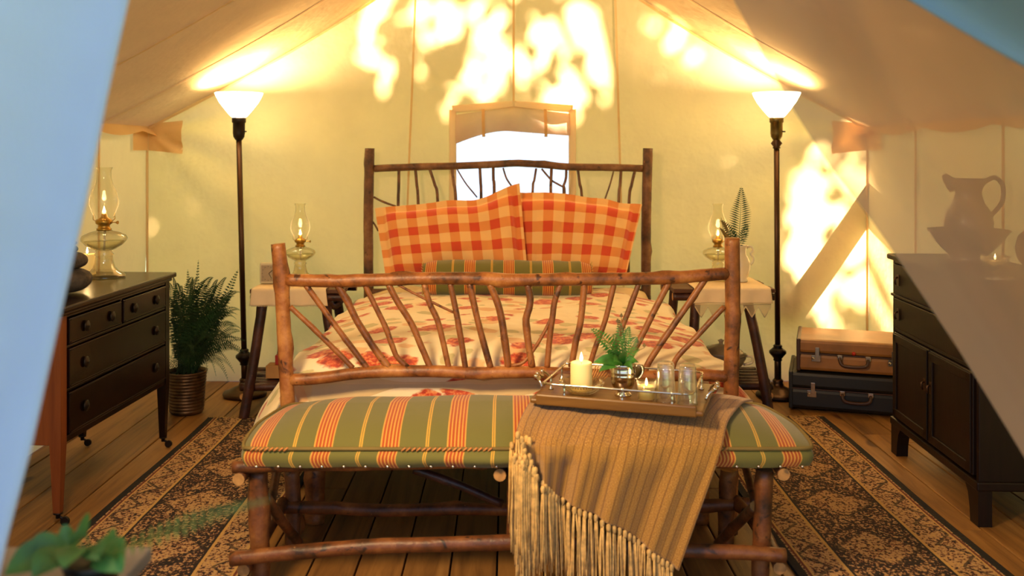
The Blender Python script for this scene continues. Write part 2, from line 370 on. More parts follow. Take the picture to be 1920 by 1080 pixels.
def resample(pts, rad, step):
    if not isinstance(rad, (list, tuple)): rad = [rad]*len(pts)
    rad = list(rad)
    if len(rad) < len(pts): rad = [rad[0]+(rad[-1]-rad[0])*i/(len(pts)-1) for i in range(len(pts))]
    L = [0]
    for a, b in zip(pts, pts[1:]): L.append(L[-1]+(b-a).length)
    n = max(3, int(L[-1]/step)+1); op = []; orr = []
    for k in range(n+1):
        d = L[-1]*k/n; i = 0
        while i < len(pts)-2 and L[i+1] < d: i += 1
        t_ = (d-L[i])/max(1e-9, L[i+1]-L[i]); p0 = pts[max(i-1, 0)]; p1 = pts[i]; p2 = pts[i+1]; p3 = pts[min(i+2, len(pts)-1)]
        q = .5*((2*p1)+(p2-p0)*t_+(2*p0-5*p1+4*p2-p3)*t_*t_+(3*p1-p0-3*p2+p3)*t_**3)
        op.append(q); orr.append(rad[i]+(rad[i+1]-rad[i])*t_)
    return op, orr
def mesh_of(name, mb, mats):
    me = bpy.data.meshes.new(name); me.from_pydata([tuple(v) for v in mb.v], [], mb.f)
    for m in (mats if isinstance(mats, (list, tuple)) else [mats]): me.materials.append(m)
    me.polygons.foreach_set('material_index', mb.mi); me.polygons.foreach_set('use_smooth', mb.sm)
    if mb.uv:
        ul = me.uv_layers.new(name='UVMap').data
        for fi, uvs in mb.uv.items():
            for li, uv in zip(me.polygons[fi].loop_indices, uvs): ul[li].uv = uv
    me.validate(); me.update(); return me
ORG = {}
def obj(name, mb, mat, parent=None, local=False, org=None, solid=0.0, kind=None):
    """links one mesh; world-space vertices unless local"""
    if not local:
        o_ = ORG.get(parent.name, Vector()) if parent else (Vector(org) if org is not None else Vector())
        for i, v in enumerate(mb.v): mb.v[i] = v-o_
    me = mesh_of(name, mb, mat if mat is not None else []); o = bpy.data.objects.new(name, me); COL.objects.link(o)
    if parent: o.parent = parent; ORG[o.name] = ORG.get(parent.name, Vector())
    elif org is not None: o.location = org; ORG[o.name] = Vector(org)
    if solid:
        md = o.modifiers.new('thickness', 'SOLIDIFY'); md.thickness = solid; md.offset = 0
    if kind: o['kind'] = kind
    return o
def thing(name, label, cat, loc=(0, 0, 0), rotz=0, group=None):
    o = bpy.data.objects.new(name, None); COL.objects.link(o); o.location = loc; o.rotation_euler = (0, 0, rotz)
    o['label'] = label; o['category'] = cat; ORG[o.name] = Vector(loc); o.empty_display_size = .1
    if group: o['group'] = group
    return o
def tag(o, label, cat, group=None, kind=None):
    o['label'] = label; o['category'] = cat
    if group: o['group'] = group
    if kind: o['kind'] = kind
    return o
def struct(o): o['kind'] = 'structure'; return o
def log(pts, r, parent, name='log', mat='bark', knots=4, seg=12, rough=.10, step=.03, cut=True):
    mb = MB().tube(pts, r, seg, step, 0, 1 if cut else 0, rough, True, knots, R.randint(0, 9999))
    return obj(name, mb, [M[mat], M['cut']], parent)

# ------------------------------------------------------------------ setting: tent
XW = 2.13; YB = 5.66; YF = 1.35; EAVE = 1.49; RIDGE = 2.80
def roof_z(x, y=None):
    t_ = max(0, 1-abs(x)/XW); return EAVE+(RIDGE-EAVE)*(t_-.055*math.sin(PI*t_))
fl = struct(obj('floor', MB().box((0, 2.85, -.07), (4.5, 6.3, .06)), M['treebark']))
x = -2.2; rp = random.Random(3)
while x < 2.2:
    wdt = rp.choice((.145, .155, .17, .20)) if abs(x) > 1.0 else .152
    wdt = min(wdt, 2.25-x); br = rp.uniform(2.0, 4.6); y0 = -.2
    for ya, yb in ((y0, br), (br, 5.9)):
        ln = yb-ya-.004
        o = obj('plank', MB().box((0, 0, 0), (wdt-.006, ln, .04), .003), M['plank'], fl, local=True); o.location = (x+wdt/2, (ya+yb)/2, -.021+rp.uniform(-.0008, .0008))
    x += wdt
# windowed back wall
WX0, WX1 = P(855, 0, YB).x, P(1068, 0, YB).x; WB = 0.72
wpk = P(963, 200, YB); WTL = P(855, 216, YB).z; WTR = P(1068, 214, YB).z
def wtop(x): return WTL+(wpk.z-WTL)*(x-WX0)/(wpk.x-WX0) if x < wpk.x else WTR+(wpk.z-WTR)*(WX1-x)/(WX1-wpk.x)
def ybulge(x, z):
    b = .030*math.sin(x*1.3+1)*math.sin(z*1.9)+.012*noise.noise(Vector((x*2.2, z*1.2, 3)))
    # pulled creases running in from the eave corners
    for sx in (-1, 1):
        dx = x-sx*XW; dz = z-EAVE; r = math.hypot(dx, dz); a = math.atan2(dz, -sx*dx)
        b += .022*math.exp(-r*.9)*min(1, r*3)*math.sin(a*11)*(1 if abs(a) < 1.0 else .3)
    edge = min(1, (XW-abs(x))/.25); return YB+b*edge
bw = MB()
def wallpiece(xa, xb, za, zb, nu, nv):
    def fn(u, v):
        x = xa(v) + (xb(v)-xa(v))*u if callable(xa) else xa+(xb-xa)*u
        lo = za(x) if callable(za) else za; hi = zb(x) if callable(zb) else zb
        z = lo+(hi-lo)*v; return (x, ybulge(x, z), z)
    bw.grid(fn, nu, nv)
wallpiece(-XW, WX0, 0, roof_z, 44, 60); wallpiece(WX1, XW, 0, roof_z, 44, 60)
wallpiece(WX0, WX1, 0, WB, 14, 12); wallpiece(WX0, WX1, wtop, roof_z, 14, 30)
wb = struct(obj('wall_back', bw, M['canvas']))
def sidewall(s):
    mb = MB().grid(lambda u, v: (s*(XW+.015*math.sin(v*PI)*noise.noise(Vector((u*9, v*2, s*4)))), YF+(YB-YF)*u, EAVE*v), 60, 14); return mb
struct(obj('wall_left', sidewall(-1), M['canvas'])); struct(obj('wall_right', sidewall(1), M['canvas']))
def rf(u, v):
    x = -XW+2*XW*u; y = YF+(YB-YF)*v
    sag = -.018*math.sin(PI*min(1, abs(x)/XW))*(1+math.sin(y*7.5))*.5
    return (x, y, roof_z(x)+sag*min(1, (YB-y)*4))
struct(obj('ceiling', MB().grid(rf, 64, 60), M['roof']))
# seams
ns = [0]
def trim(mb, mat='seam'): ns[0] += 1; return struct(obj('trim_%d' % ns[0], mb, M[mat]))
def strip(pts, wdt, off, horizontal=True, dy=0):
    mb = MB(); n = len(pts)-1
    def fn(u, v):
        k = v*n; i = min(int(k), n-1); p = pts[i].lerp(pts[i+1], k-i)
        return (p.x+(u-.5)*wdt*(1 if horizontal else 0), p.y-off, p.z+(u-.5)*wdt*(0 if horizontal else 1))
    return mb.grid(fn, 1, 26)
def onwall(px0, py0, px1, py1, n=24):
    a = P(px0, py0, YB); b = P(px1, py1, YB); out = []
    for k in range(n+1):
        q = a.lerp(b, k/n); q.z = min(q.z, roof_z(q.x)-.01); out.append(Vector((q.x, ybulge(q.x, q.z), q.z)))
    return out
for a in ((783, -90, 753, 660), (963, -150, 963, 192), (1150, -90, 1174, 660)): trim(strip(onwall(*a), .012, .006))
for sx in (-1, 1):                      # corner seams and the seams of the side walls
    trim(MB().tube([(sx*(XW-.012), YB-.012, 0), (sx*(XW-.012), YB-.012, EAVE)], .007, 6))
    for yy in (4.98, 4.1, 3.2): trim(MB().box((sx*(XW-.012), yy, EAVE/2), (.006, .014, EAVE)))
    for yy in (4.98, 4.1, 3.2, 2.3):
        mb = MB(); mb.grid(lambda u, v: (sx*XW*(1-v), yy+(u-.5)*.016, rf((sx*XW*(1-v)+XW)/(2*XW), (yy-YF)/(YB-YF))[2]-.008), 1, 40); trim(mb)
    # gable seam and the low slack hem of the eave
    mb = MB(); mb.grid(lambda u, v: (sx*XW*(1-v), YB-.03-.012*u, roof_z(sx*XW*(1-v))-.018*u-.006), 1, 40); trim(mb)
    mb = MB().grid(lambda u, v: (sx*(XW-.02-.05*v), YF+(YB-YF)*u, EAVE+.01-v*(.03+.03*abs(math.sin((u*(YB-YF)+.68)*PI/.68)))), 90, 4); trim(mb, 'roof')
# reinforcement patches at the eave corners, one on each face of the corner
def patchb(sx):
    mb = MB()
    def fn(u, v):
        x = sx*(XW-.02-.20*u); z = 1.36+.155*v; pl = math.sin(math.atan2(z-1.47, XW-.02-abs(x)+.02)*14)*.006*u
        return (x, ybulge(x, z)-.012+pl, z+(.02*u if v > .5 else -.02*u))
    mb.grid(fn, 14, 14); mb2 = mb.grid(lambda u, v: (sx*(XW-.018), YB-.02-.22*u, 1.36+.13*v), 6, 6); return mb2
for sx in (-1, 1): trim(patchb(sx), 'patch')
# unseen diagonal board, added outside the canvas to cast a dark band through it
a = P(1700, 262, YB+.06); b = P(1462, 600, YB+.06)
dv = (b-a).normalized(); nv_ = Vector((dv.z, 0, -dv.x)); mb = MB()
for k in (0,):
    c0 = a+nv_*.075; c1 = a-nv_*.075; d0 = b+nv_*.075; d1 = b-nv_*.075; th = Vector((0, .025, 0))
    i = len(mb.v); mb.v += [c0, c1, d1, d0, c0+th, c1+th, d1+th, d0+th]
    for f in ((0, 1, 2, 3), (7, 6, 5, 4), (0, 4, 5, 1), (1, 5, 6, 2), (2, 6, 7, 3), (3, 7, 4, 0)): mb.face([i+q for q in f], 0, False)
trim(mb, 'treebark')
# window: tape frame, clear pane, gathered valance
win = struct(obj('window_1', MB().grid(lambda u, v: (WX0+(WX1-WX0)*u, YB+.02+.010*math.sin(u*9+v*5), WB+(wtop(WX0+(WX1-WX0)*u)-WB)*v), 20, 20), M['pane']))
def fr_strip(p0, p1, w0): 
    mb = MB(); d = (p1-p0).normalized(); n = Vector((-d.z, 0, d.x)); mb.grid(lambda u, v: p0.lerp(p1, v)+n*w0*(u-.5)+Vector((0, -.004*math.sin(u*PI), 0)), 4, 20); return mb
FY = YB-.035
for q0, q1 in (((848, 205), (963, 196)), ((963, 196), (1074, 204)), ((849, 206), (849, 500)), ((1073, 205), (1073, 500))):
    obj('window_frame', fr_strip(P(q0[0], q0[1], FY), P(q1[0], q1[1], FY), .042), M['tape'], win, solid=.004)
def val(u, v):
    x = WX0+(WX1-WX0)*u; lo = P(0, 270-24*math.sin(min(1, u*2.2)*PI/2)+8*max(0, u-.45)*2, YB).z; hi = wtop(x)
    z = hi+(lo-hi)*v; return (x, YB-.03-.05*math.sin(v*PI*.9)*(.7+.3*math.sin(u*17))-.01, z)
obj('valance', MB().grid(val, 50, 14), M['valance'], win)
for px in (906, 1022): obj('tie_strap', MB().grid(lambda u, v: (P(px, 0, FY).x+(u-.5)*.018+.004*v, YB-.05-.045*math.sin(v*PI*.9), P(0, 205+52*v, YB).z), 2, 10), M['patch'], win)

# entrance: thick cotton flap on the left, sheer drape on the right
def edge_at(lst, y):
    for (x0, y0), (x1, y1) in zip(lst, lst[1:]):
        if y <= y1: return x0+(x1-x0)*(y-y0)/(y1-y0)
    return lst[-1][0]
LE = [(330, -500), (232, 0), (192, 180), (152, 380), (102, 600), (52, 830), (5, 1010), (-60, 1300), (-150, 1700), (-200, 2200)]
def lflap(u, v):
    Y = 1.22; py = -560+v*2790; xe = edge_at(LE, py)
    p = P(xe, py, Y); x = p.x-u*.85
    f = .06*math.sin(u*9+v*2.2)+.03*math.sin(u*21+1-v*3); e = min(1, u*6)
    return (x, Y+f*(.3+.7*e), max(.004, p.z))
flp = tag(obj('tent_flap', MB().grid(lflap, 60, 60), M['flap'], solid=.004), 'pale blue cotton tent flap hanging down the left edge', 'tent flap')
RE = [(1060, -560), (1378, 0), (1500, 222), (1560, 312), (1650, 430), (1740, 565), (1800, 655), (1920, 852), (2060, 1100), (2260, 1500), (2400, 2000)]
def rdrape(u, v):
    Y = 1.75; py = -300+v*1700; p = P(edge_at(RE, py), py, Y)
    x = p.x+u*1.15; q = u*1.15
    ph = q*6.2+v*1.1; f = .075*math.sin(ph*1.7)+.03*math.sin(ph*4.1+1)
    return (x, Y+f*min(1, .15+u*4), max(.01, p.z))
tag(obj('sheer_curtain', MB().grid(rdrape, 110, 50, lambda u, v: (u, v)), M['gauze']), 'sheer beige curtain sweeping diagonally down the right side of the doorway', 'curtain')
def hemf(u, v):
    Y = 1.45; a = P(1640+620*v, -40+330*v, Y); b = P(1990+500*v, -420+300*v, Y-.1); p = a.lerp(b, u)
    return (p.x, p.y+.04*math.sin(u*11+v*2), p.z-.03*math.sin(v*4+1)*u)
tag(obj('door_drape', MB().grid(hemf, 40, 40), M['gauze_hem'], solid=.003), 'blue-grey drape rolled up across the upper right corner', 'curtain')

# outside: ground and the trees whose leaves dapple the canvas
struct(obj('ground', MB().grid(lambda u, v: (-30+60*u, -30+60*v, -.32), 6, 6), M['ground']))
PATCH = [ # (px, py, rx, ry) of the sunlit patches on the back wall
 (815, 30, 38, 46), (800, 60, 22, 30), (900, 140, 42, 44), (930, 60, 34, 70), (985, 75, 28, 60), (1030, 30, 50, 44), (1085, 60, 30, 45), (1010, 150, 34, 50),
 (1050, 170, 44, 50), (1110, 150, 30, 46), (1160, 160, 34, 44), (1190, 170, 24, 40), (695, 60, 16, 40), (680, 95, 14, 16), (732, 25, 10, 22), (835, 215, 12, 30),
 (1215, 10, 20, 30), (1290, 70, 20, 46), (950, 185, 10, 8), (1075, 195, 40, 12), (905, 20, 30, 22), (1130, 90, 26, 36), (815, 290, 10, 12), (1250, 100, 10, 20),
 (1530, 370, 52, 90), (1560, 330, 60, 50), (1510, 440, 34, 70), (1600, 470, 46, 80), (1570, 540, 40, 60), (1548, 570, 26, 34), (1640, 440, 40, 60), (1605, 250, 28, 40), (1690, 470, 30, 90), (1620, 340, 50, 60), (725, 480, 8, 14)]
PW = [(P(a, b, YB).x, P(a, b, YB).z, c/F*YB, d/F*YB) for a, b, c, d in PATCH]
ZONE = [(P(a, b, YB).x, P(a, b, YB).z, c/F*YB, d/F*YB) for a, b, c, d in ((770, 60, 120, 120), (1010, 100, 210, 140), (1260, 60, 80, 90), (1570, 450, 120, 190), (700, 70, 40, 60))]
def tree(cx, cy, x0, x1, n, seed, label):
    rr = random.Random(seed); T = thing('leafy_tree', label, 'tree', (cx, cy, -.32), group='trees behind the tent')
    tk = [(cx, cy, -.32), (cx+.1, cy, 2), (cx-.05, cy+.1, 5), (cx+.1, cy, 8.5)]
    obj('trunk', MB().tube(tk, [.2, .16, .11, .04], 12, .3, rough=.15), M['treebark'], T)
    fo = MB(); br = MB()
    for k in range(26):
        z = rr.uniform(3.6, 10.5); xx = rr.uniform(x0, x1); yy = cy+rr.uniform(-.5, .5)
        br.tube([(cx, cy, max(1.5, z*.8-.5)), ((cx+xx)/2, (cy+yy)/2, z-.3), (xx, yy, z)], [.04, .02, .006], 5, .3)
    for k in range(n):
        # shade area laid out on the wall plane, then carried back along the sun's way to the crown
        wx = rr.uniform(x0, x1); wz = rr.uniform(-.3, 7.2)
        s_ = rr.uniform(4.0, 5.6)
        ins = 0
        for a, b, c, d in PW:
            e = ((wx-a)/(c*1.3))**2+((wz-b)/(d*1.3))**2
            if e < 1+.5*noise.noise(Vector((wx*6, wz*4, 2))) and noise.noise(Vector((wx*11+wz*2, wz*6, 7))) > -.36: ins = 1; break
        if not ins:
            for a, b, c, d in ZONE:
                if ((wx-a)/c)**2+((wz-b)/d)**2 < 1: ins = 2; break
            if ins == 2 and rr.random() < (.93 if noise.noise(Vector((wx*7+wz*2, wz*4, 4))) > .02 else .45): continue
        if ins == 1 and rr.random() > .045: continue
        p = Vector((wx, YB, wz))-SUN_D*(s_/abs(SUN_D.y)); sz = rr.uniform(.045, .075)
        ux = Vector((rr.gauss(0, 1), rr.gauss(0, .45), rr.gauss(0, 1))).normalized()
        nn = (SUN_D+Vector((rr.gauss(0, .35), rr.gauss(0, .35), rr.gauss(0, .35)))).normalized(); uy = nn.cross(ux).normalized(); ux = uy.cross(nn)
        i = len(fo.v); fo.v += [p-ux*sz*1.6, p+uy*sz*.8, p+ux*sz*1.6, p-uy*sz*.8]; fo.face((i, i+1, i+2, i+3), 0, False)
    obj('branches', br, M['treebark'], T, kind='stuff'); obj('foliage', fo, M['treeleaf'], T, kind='stuff')
tree(-2.0, 10.8, -3.3, .2, 22000, 1, 'leafy tree outside behind the canvas back wall, nearer the dresser side')
tree(2.2, 10.8, -.3, 3.3, 23000, 2, 'leafy tree outside behind the canvas back wall, nearer the suitcase side')

# ------------------------------------------------------------------ rugs
def make_rug(xa, xb, ya, yb, label):
    T = thing('rug', label, 'rug', ((xa+xb)/2, (ya+yb)/2, 0), group='patterned runners beside the bed')
    W = xb-xa; L = yb-ya
    mb = MB().grid(lambda u, v: (xa+W*u+.006*math.sin(v*9), ya+L*v, .011+.002*noise.noise(Vector((u*6, v*20, xa)))), 16, 60, lambda u, v: (u-.5, v*L))
    mb.grid(lambda u, v: (xa+.006*math.sin(v*9), ya+L*v, .001+.011*u), 1, 60, lambda u, v: (-.5, v)); mb.grid(lambda u, v: (xb+.006*math.sin(v*9), ya+L*v, .011*(1-u)+.001), 1, 60, lambda u, v: (.5, v))
    mb.grid(lambda u, v: (xa+W*u, yb, .001+.011*(1-v)), 16, 1, lambda u, v: (.5, v))
    obj('pile', mb, M['rug'], T)
    fr = MB()
    for k in range(int(W/.008)):
        x = xa+.004+k*.008; fr.tube([(x, yb, .008), (x+R.uniform(-.004, .004), yb+.02, .005), (x+R.uniform(-.008, .008), yb+.045, .003)], [.0022, .002, .0012], 4, .02)
    obj('fringe', fr, M['yarn'], T, kind='stuff')
make_rug(-1.51, -.825, 2.2, 4.84, 'brown patterned runner with black edge on the floor beside the dark dresser')
make_rug(.92, 1.60, 2.2, 4.86, 'brown patterned runner with black edge on the floor in front of the suitcases')

# ------------------------------------------------------------------ bed
YFt, YHd = 3.37, 5.47
bed = thing('log_bed', 'rustic log bed with twig spindles in headboard and footboard', 'bed', (0, 4.4, 0))
def ext(p0, p1, z):        # continue a post down to height z
    t_ = (z-p0.z)/(p1.z-p0.z); return p0+(p1-p0)*t_
def PY(pts, Y): return [P(a, b, Y) for a, b in pts]
a, b = P(521, 457, YFt), P(538, 728, YFt); log([a, a.lerp(b, .3)+Vector((.004, 0, 0)), b, ext(a, b, .012)], .0255, bed, 'foot_post', knots=7)
a, b = P(1373, 446, YFt), P(1371, 720, YFt); log([a, a.lerp(b, .5)+Vector((.003, 0, 0)), b, ext(a, b, .012)], .027, bed, 'foot_post', knots=7)
for px, pb in ((693, 691), (1215, 1211)):
    a, b = P(px, 278, YHd), P(pb, 545, YHd); log([a, a.lerp(b, .5)+Vector((-.004, 0, 0)), b, ext(a, b, 0)], .028, bed, 'head_post', 'bark_grey', 7)
log(PY([(538, 525), (640, 527), (760, 523), (860, 522), (960, 525), (1060, 524), (1160, 523), (1262, 521), (1320, 516), (1366, 513)], YFt), .0225, bed, 'foot_rail', knots=12)
log(PY([(546, 712), (600, 709), (680, 699), (800, 696), (900, 699), (1000, 698), (1100, 702), (1200, 706), (1290, 702), (1366, 706)], YFt), .0215, bed, 'foot_rail', knots=12)
log(PY([(702, 316), (780, 313), (860, 311), (930, 308), (965, 306), (1010, 308), (1070, 313), (1150, 314), (1205, 316)], YHd), .0205, bed, 'head_rail', 'bark_grey', 12)
log(PY([(695, 548), (960, 545), (1212, 548)], YHd), .02, bed, 'head_rail', 'bark_grey', 4)
for sx in (-1, 1): log([(sx*.765, YFt, .34), (sx*.77, 4.4, .335), (sx*.775, YHd, .34)], .03, bed, 'side_rail', knots=4)
log([(-.70, 3.52, .40), (-.702, 3.50, .0)], .036, bed, 'leg', 'bark', 3)
log([(.70, 3.52, .40), (.702, 3.50, .0)], .036, bed, 'leg', 'bark', 3)
log([(-.76, 3.50, .30), (0, 3.5, .305), (.76, 3.50, .30)], .025, bed, 'cross_rail', 'bark_dark', 3)
FS = [([(544, 575), (600, 628), (662, 690)], .0095), ([(573, 534), (630, 612), (690, 692)], .0105), ([(630, 530), (648, 560), (672, 606), (700, 650), (729, 690)], .0125),
 ([(683, 532), (720, 608), (738, 655), (745, 670), (764, 688)], .0095), ([(728, 532), (745, 565), (771, 606), (790, 650), (808, 692)], .0115), ([(746, 534), (800, 562), (851, 586)], .0045),
 ([(795, 532), (806, 570), (822, 606), (842, 692)], .0105), ([(844, 530), (860, 610), (873, 692)], .0105), ([(880, 530), (898, 610), (920, 690)], .0115),
 ([(917, 530), (930, 560), (939, 590), (947, 640), (953, 690)], .0125), ([(988, 530), (994, 556), (993, 575), (986, 600), (990, 640), (998, 688)], .0125),
 ([(1052, 530), (1040, 565), (1036, 595), (1030, 640), (1026, 690)], .0105), ([(1040, 580), (1022, 620), (992, 668), (975, 683), (957, 685)], .006),
 ([(1096, 530), (1089, 600), (1080, 640), (1071, 688)], .0115), ([(1152, 530), (1135, 600), (1115, 655), (1104, 692)], .0095), ([(1199, 528), (1180, 580), (1168, 610), (1150, 660), (1137, 694)], .0095),
 ([(1254, 530), (1228, 580), (1198, 640), (1180, 672), (1166, 696)], .0115), ([(1322, 524), (1275, 592), (1232, 655), (1215, 682), (1207, 702)], .0115), ([(1358, 575), (1305, 632), (1268, 672), (1260, 698)], .010)]
for pts, r in FS: log(PY(pts, YFt), r, bed, 'spindle', 'twig', 3, 8, .12, .02, False)
HS = [([(190, 120), (189, 200), (187, 275)], .0085, 1), ([(257, 125), (262, 180), (268, 262)], .0085, 1), ([(314, 122), (335, 185), (347, 250)], .0085, 1), ([(405, 118), (412, 180), (420, 248)], .0085, 1),
 ([(424, 120), (460, 180), (507, 238)], .004, 0), ([(518, 120), (521, 180), (523, 235)], .0085, 1), ([(572, 118), (573, 170), (576, 210)], .0085, 1), ([(612, 118), (625, 160), (645, 190)], .005, 0),
 ([(746, 120), (738, 170), (731, 220)], .0065, 1), ([(768, 122), (810, 170), (850, 195), (856, 230)], .0055, 1), ([(808, 120), (806, 170), (805, 228)], .0085, 1), ([(868, 122), (866, 165), (857, 190), (862, 240)], .0075, 1),
 ([(914, 122), (922, 180), (931, 248)], .0075, 1), ([(1061, 125), (1045, 185), (1022, 252)], .0045, 0), ([(1090, 125), (1086, 185), (1080, 255)], .0085, 1), ([(1146, 128), (1133, 185), (1122, 258)], .0085, 1),
 ([(88, 236), (130, 258), (178, 274)], .0055, 0), ([(82, 334), (95, 352), (107, 374)], .005, 0)]
for pts, r, down in HS:
    q = [P(660+x/2.16, 260+y/2.16, YHd) for x, y in pts]
    if down: d = (q[-1]-q[-2]).normalized(); d.x *= .3; q.append(Vector((q[-1].x+d.x*.1, YHd, .60)))
    log(q, r, bed, 'spindle', 'bark_grey', 3, 8, .12, .025, False)
# slats carrying the mattress
for k in range(9): obj('slat', MB().box((0, 3.6+k*.22, .372), (1.50, .07, .016)), M['tabletop'], bed)
# mattress, sheet fold, duvet
tag(obj('mattress', MB().box((0, 4.42, .475), (1.50, 1.96, .185), .05), M['sheet']), 'cream mattress on the log bed under the flowered duvet', 'mattress')
DW = .80
def duvet(u, v):
    s = (u-.5)*2; side = 1 if s > 0 else -1; a = abs(s)
    L0 = .70*.5
    yy0, yy1 = 3.43, 5.02
    # v: 0..0.16 hangs over the foot end, rest runs to the head
    if v < .16: fd = (1-v/.16); y = yy0+.03*(1-fd); zd = .20*fd
    else: y = yy0+.03+(yy1-yy0-.03)*((v-.16)/.84); zd = 0
    round_f = .05*math.exp(-max(0, (y-yy0-.03))/.07)
    if a < .62: x = side*a/.62*(DW-.05); sd = 0.055*(a/.62)**4
    else:
        q = (a-.62)/.38; ang = min(1, q*4)*PI/2
        x = side*(DW-.05+.06*math.sin(ang)+.17*max(0, q-.25)+(.19*(1-math.exp(-3*max(0, q-.25)))-.17*max(0, q-.25))*math.exp(-max(0, y-yy0)/.8)); sd = .055+.06*(1-math.cos(ang))+.38*max(0, q-.25)
    z = .630-sd-zd-round_f*(0 if v < .16 else 1)-(.05 if v < .16 else 0)
    if v < .16 and a > .62: z = min(.630-sd-.05, .630-zd-.05)-.02; y -= .03*min(1, (a-.62)/.2)*0
    n_ = noise.noise(Vector((x*3, y*2.4, z*2)))*.016+noise.noise(Vector((x*9, y*7, z*6)))*.006
    n_ += .012*math.sin(y*9+side*1.3)*(1 if a > .66 else 0)
    return (x+side*n_*(1 if a > .62 else 0)*1.5, y+(n_*.6 if v < .16 else 0), max(.235, z+n_))
tag(obj('duvet', MB().grid(duvet, 120, 96, lambda u, v: (u*2.3, v*2.0)), M['floral'], solid=.012), 'cream duvet with red and orange flowers spread over the bed', 'duvet')
tag(obj('folded_sheet', MB().grid(lambda u, v: (-.76+1.52*u, 5.00+.42*v, .585+.012*math.sin(u*23+v*5)-.03*(abs(u-.5)*2)**6), 50, 14), M['sheet'], solid=.008), 'plain cream sheet showing beneath the pillows', 'sheet')

def pillow(name, TL, TR, BR, BL, thick, mat, label, cat, group, fl=.05, seed=0, wdt=.78, hgt=.46, top=()):
    def tz(u):
        for (a0, z0), (a1, z1) in zip(top, top[1:]):
            if a0 <= u <= a1: f_ = (u-a0)/(a1-a0); f_ = f_*f_*(3-2*f_); return z0+(z1-z0)*f_
        return 0
    TL, TR, BR, BL = map(Vector, (TL, TR, BR, BL)); nrm = (TR-TL).cross(BL-TL).normalized(); nrm = -nrm if nrm.y > 0 else nrm
    T = thing(name, label, cat, (TL+TR+BR+BL)/4, group=group)
    def mk(sgn):
        def fn(u, v):
            p = TL.lerp(TR, u).lerp(BL.lerp(BR, u), v)
            iu = min(1, max(0, (u*wdt-fl)/(wdt-2*fl))); iv = min(1, max(0, (v*hgt-fl)/(hgt-2*fl)))
            h = thick*(max(0, 1-(2*iu-1)**4)*max(0, 1-(2*iv-1)**4))**.42 if 0 < iu < 1 and 0 < iv < 1 else 0
            h += .016*noise.noise(Vector((u*6+seed, v*4, sgn)))*(1 if h > 0 else .7)+.006*noise.noise(Vector((u*17+seed, v*9, sgn)))
            q = .02*math.sin(u*7+seed)*(1-v)
            return p+nrm*(sgn*h*(1 if sgn > 0 else .55)+.004*sgn)+Vector((0, 0, q*.4+tz(u)*(1-v)**1.5))
        return fn
    mb = MB().grid(mk(1), 60, 40, lambda u, v: (u*wdt, v*hgt)); mb.grid(mk(-1), 60, 40, lambda u, v: (u*wdt, v*hgt))
    obj('pillowcase', mb, mat, T); return T
pillow('pillow', P(958, 360, 5.27), P(1204, 382, 5.24), P(1172, 524, 5.10), P(962, 524, 5.10), .085, M['gingham'], 'orange checked pillow on the right, partly behind the other one', 'pillow', 'checked pillows against the headboard', .04, 3, .68, .45, ((0, 0), (.3, .022), (.68, .0), (.85, -.012), (1, 0)))
pillow('pillow', P(703, 394, 5.14), P(974, 346, 5.18), P(990, 520, 5.0), P(724, 522, 5.02), .09, M['gingham'], 'orange checked pillow on the left with its pointed corner raised', 'pillow', 'checked pillows against the headboard', .045, 8, .80, .47, ((0, 0), (.2, -.004), (.45, -.008), (.72, -.045), (1, 0)))
bo = thing('bolster', 'green and orange striped bolster lying across the pillows', 'bolster', P(950, 530, 4.88))
x0, x1 = P(794, 0, 4.86).x, P(1108, 0, 4.86).x; zc = .708
def bol(u, v):
    a = 2*PI*v; r = .090*(1+.06*noise.noise(Vector((u*8, math.sin(a)*2, math.cos(a)*2)))); r *= min(1, .80+3*min(u, 1-u))
    return (x0+(x1-x0)*u, 4.88-r*math.cos(a)*1.05, zc+.004*math.sin(u*5)+r*math.sin(a))
obj('cover', MB().grid(bol, 70, 28, lambda u, v: (u*(x1-x0)+.07, v*.5)), M['stripe'], bo)
for sx, xx in ((-1, x0), (1, x1)):
    mb = MB(); mb.grid(lambda u, v: (xx+sx*.012*(1-u)*1.2, 4.88-.068*u*math.cos(2*PI*v)*1.05, zc+.068*u*math.sin(2*PI*v)), 6, 28, lambda u, v: (.02*u, v)); obj('end_panel', mb, M['stripe'], bo)
    rf_ = MB()
    for k in range(30):
        an = 2*PI*k/30; d = Vector((0, -math.cos(an), math.sin(an))); c_ = Vector((xx, 4.88, zc)); rf_.tube([c_+d*.07, c_+d*.085+Vector((sx*.008, 0, 0))], [.004, .001], 4)
    obj('tufted_trim', rf_, M['yarn'], bo, kind='stuff')

# ------------------------------------------------------------------ bench
YA, YR = 2.87, 3.25
bench = thing('log_bench', 'rustic log bench with round rails at the foot of the bed', 'bench', (0, 3.06, 0))
L = lambda pts, r, n='rail', k=5, m='bark_bench': log(pts, r, bench, n, m, k)
L(PY([(437, 876), (560, 872), (760, 869), (960, 864), (1200, 863), (1350, 866), (1486, 864)], YA-.02), .0185, 'top_rail', 10)
L([(-.77, YR, .40), (0, YR, .405), (.83, YR, .40)], .018, 'top_rail', 6)
L(PY([(433, 1048), (560, 1035), (700, 1024), (850, 1020), (1000, 1016), (1150, 1024), (1290, 1032), (1400, 1036), (1472, 1042)], YA-.045), .0215, 'bottom_rail', 9)
L(PY([(524, 951), (620, 952), (720, 957), (850, 954), (1000, 955), (1200, 952), (1412, 944)], YR), .021, 'rear_rail', 9)
for pts, r in (([(484, 882), (486, 980), (490, 1118)], .0285), ([(1434, 880), (1429, 1000), (1424, 1118)], .0265)): L(PY(pts, YA+.02), r, 'leg', 6)
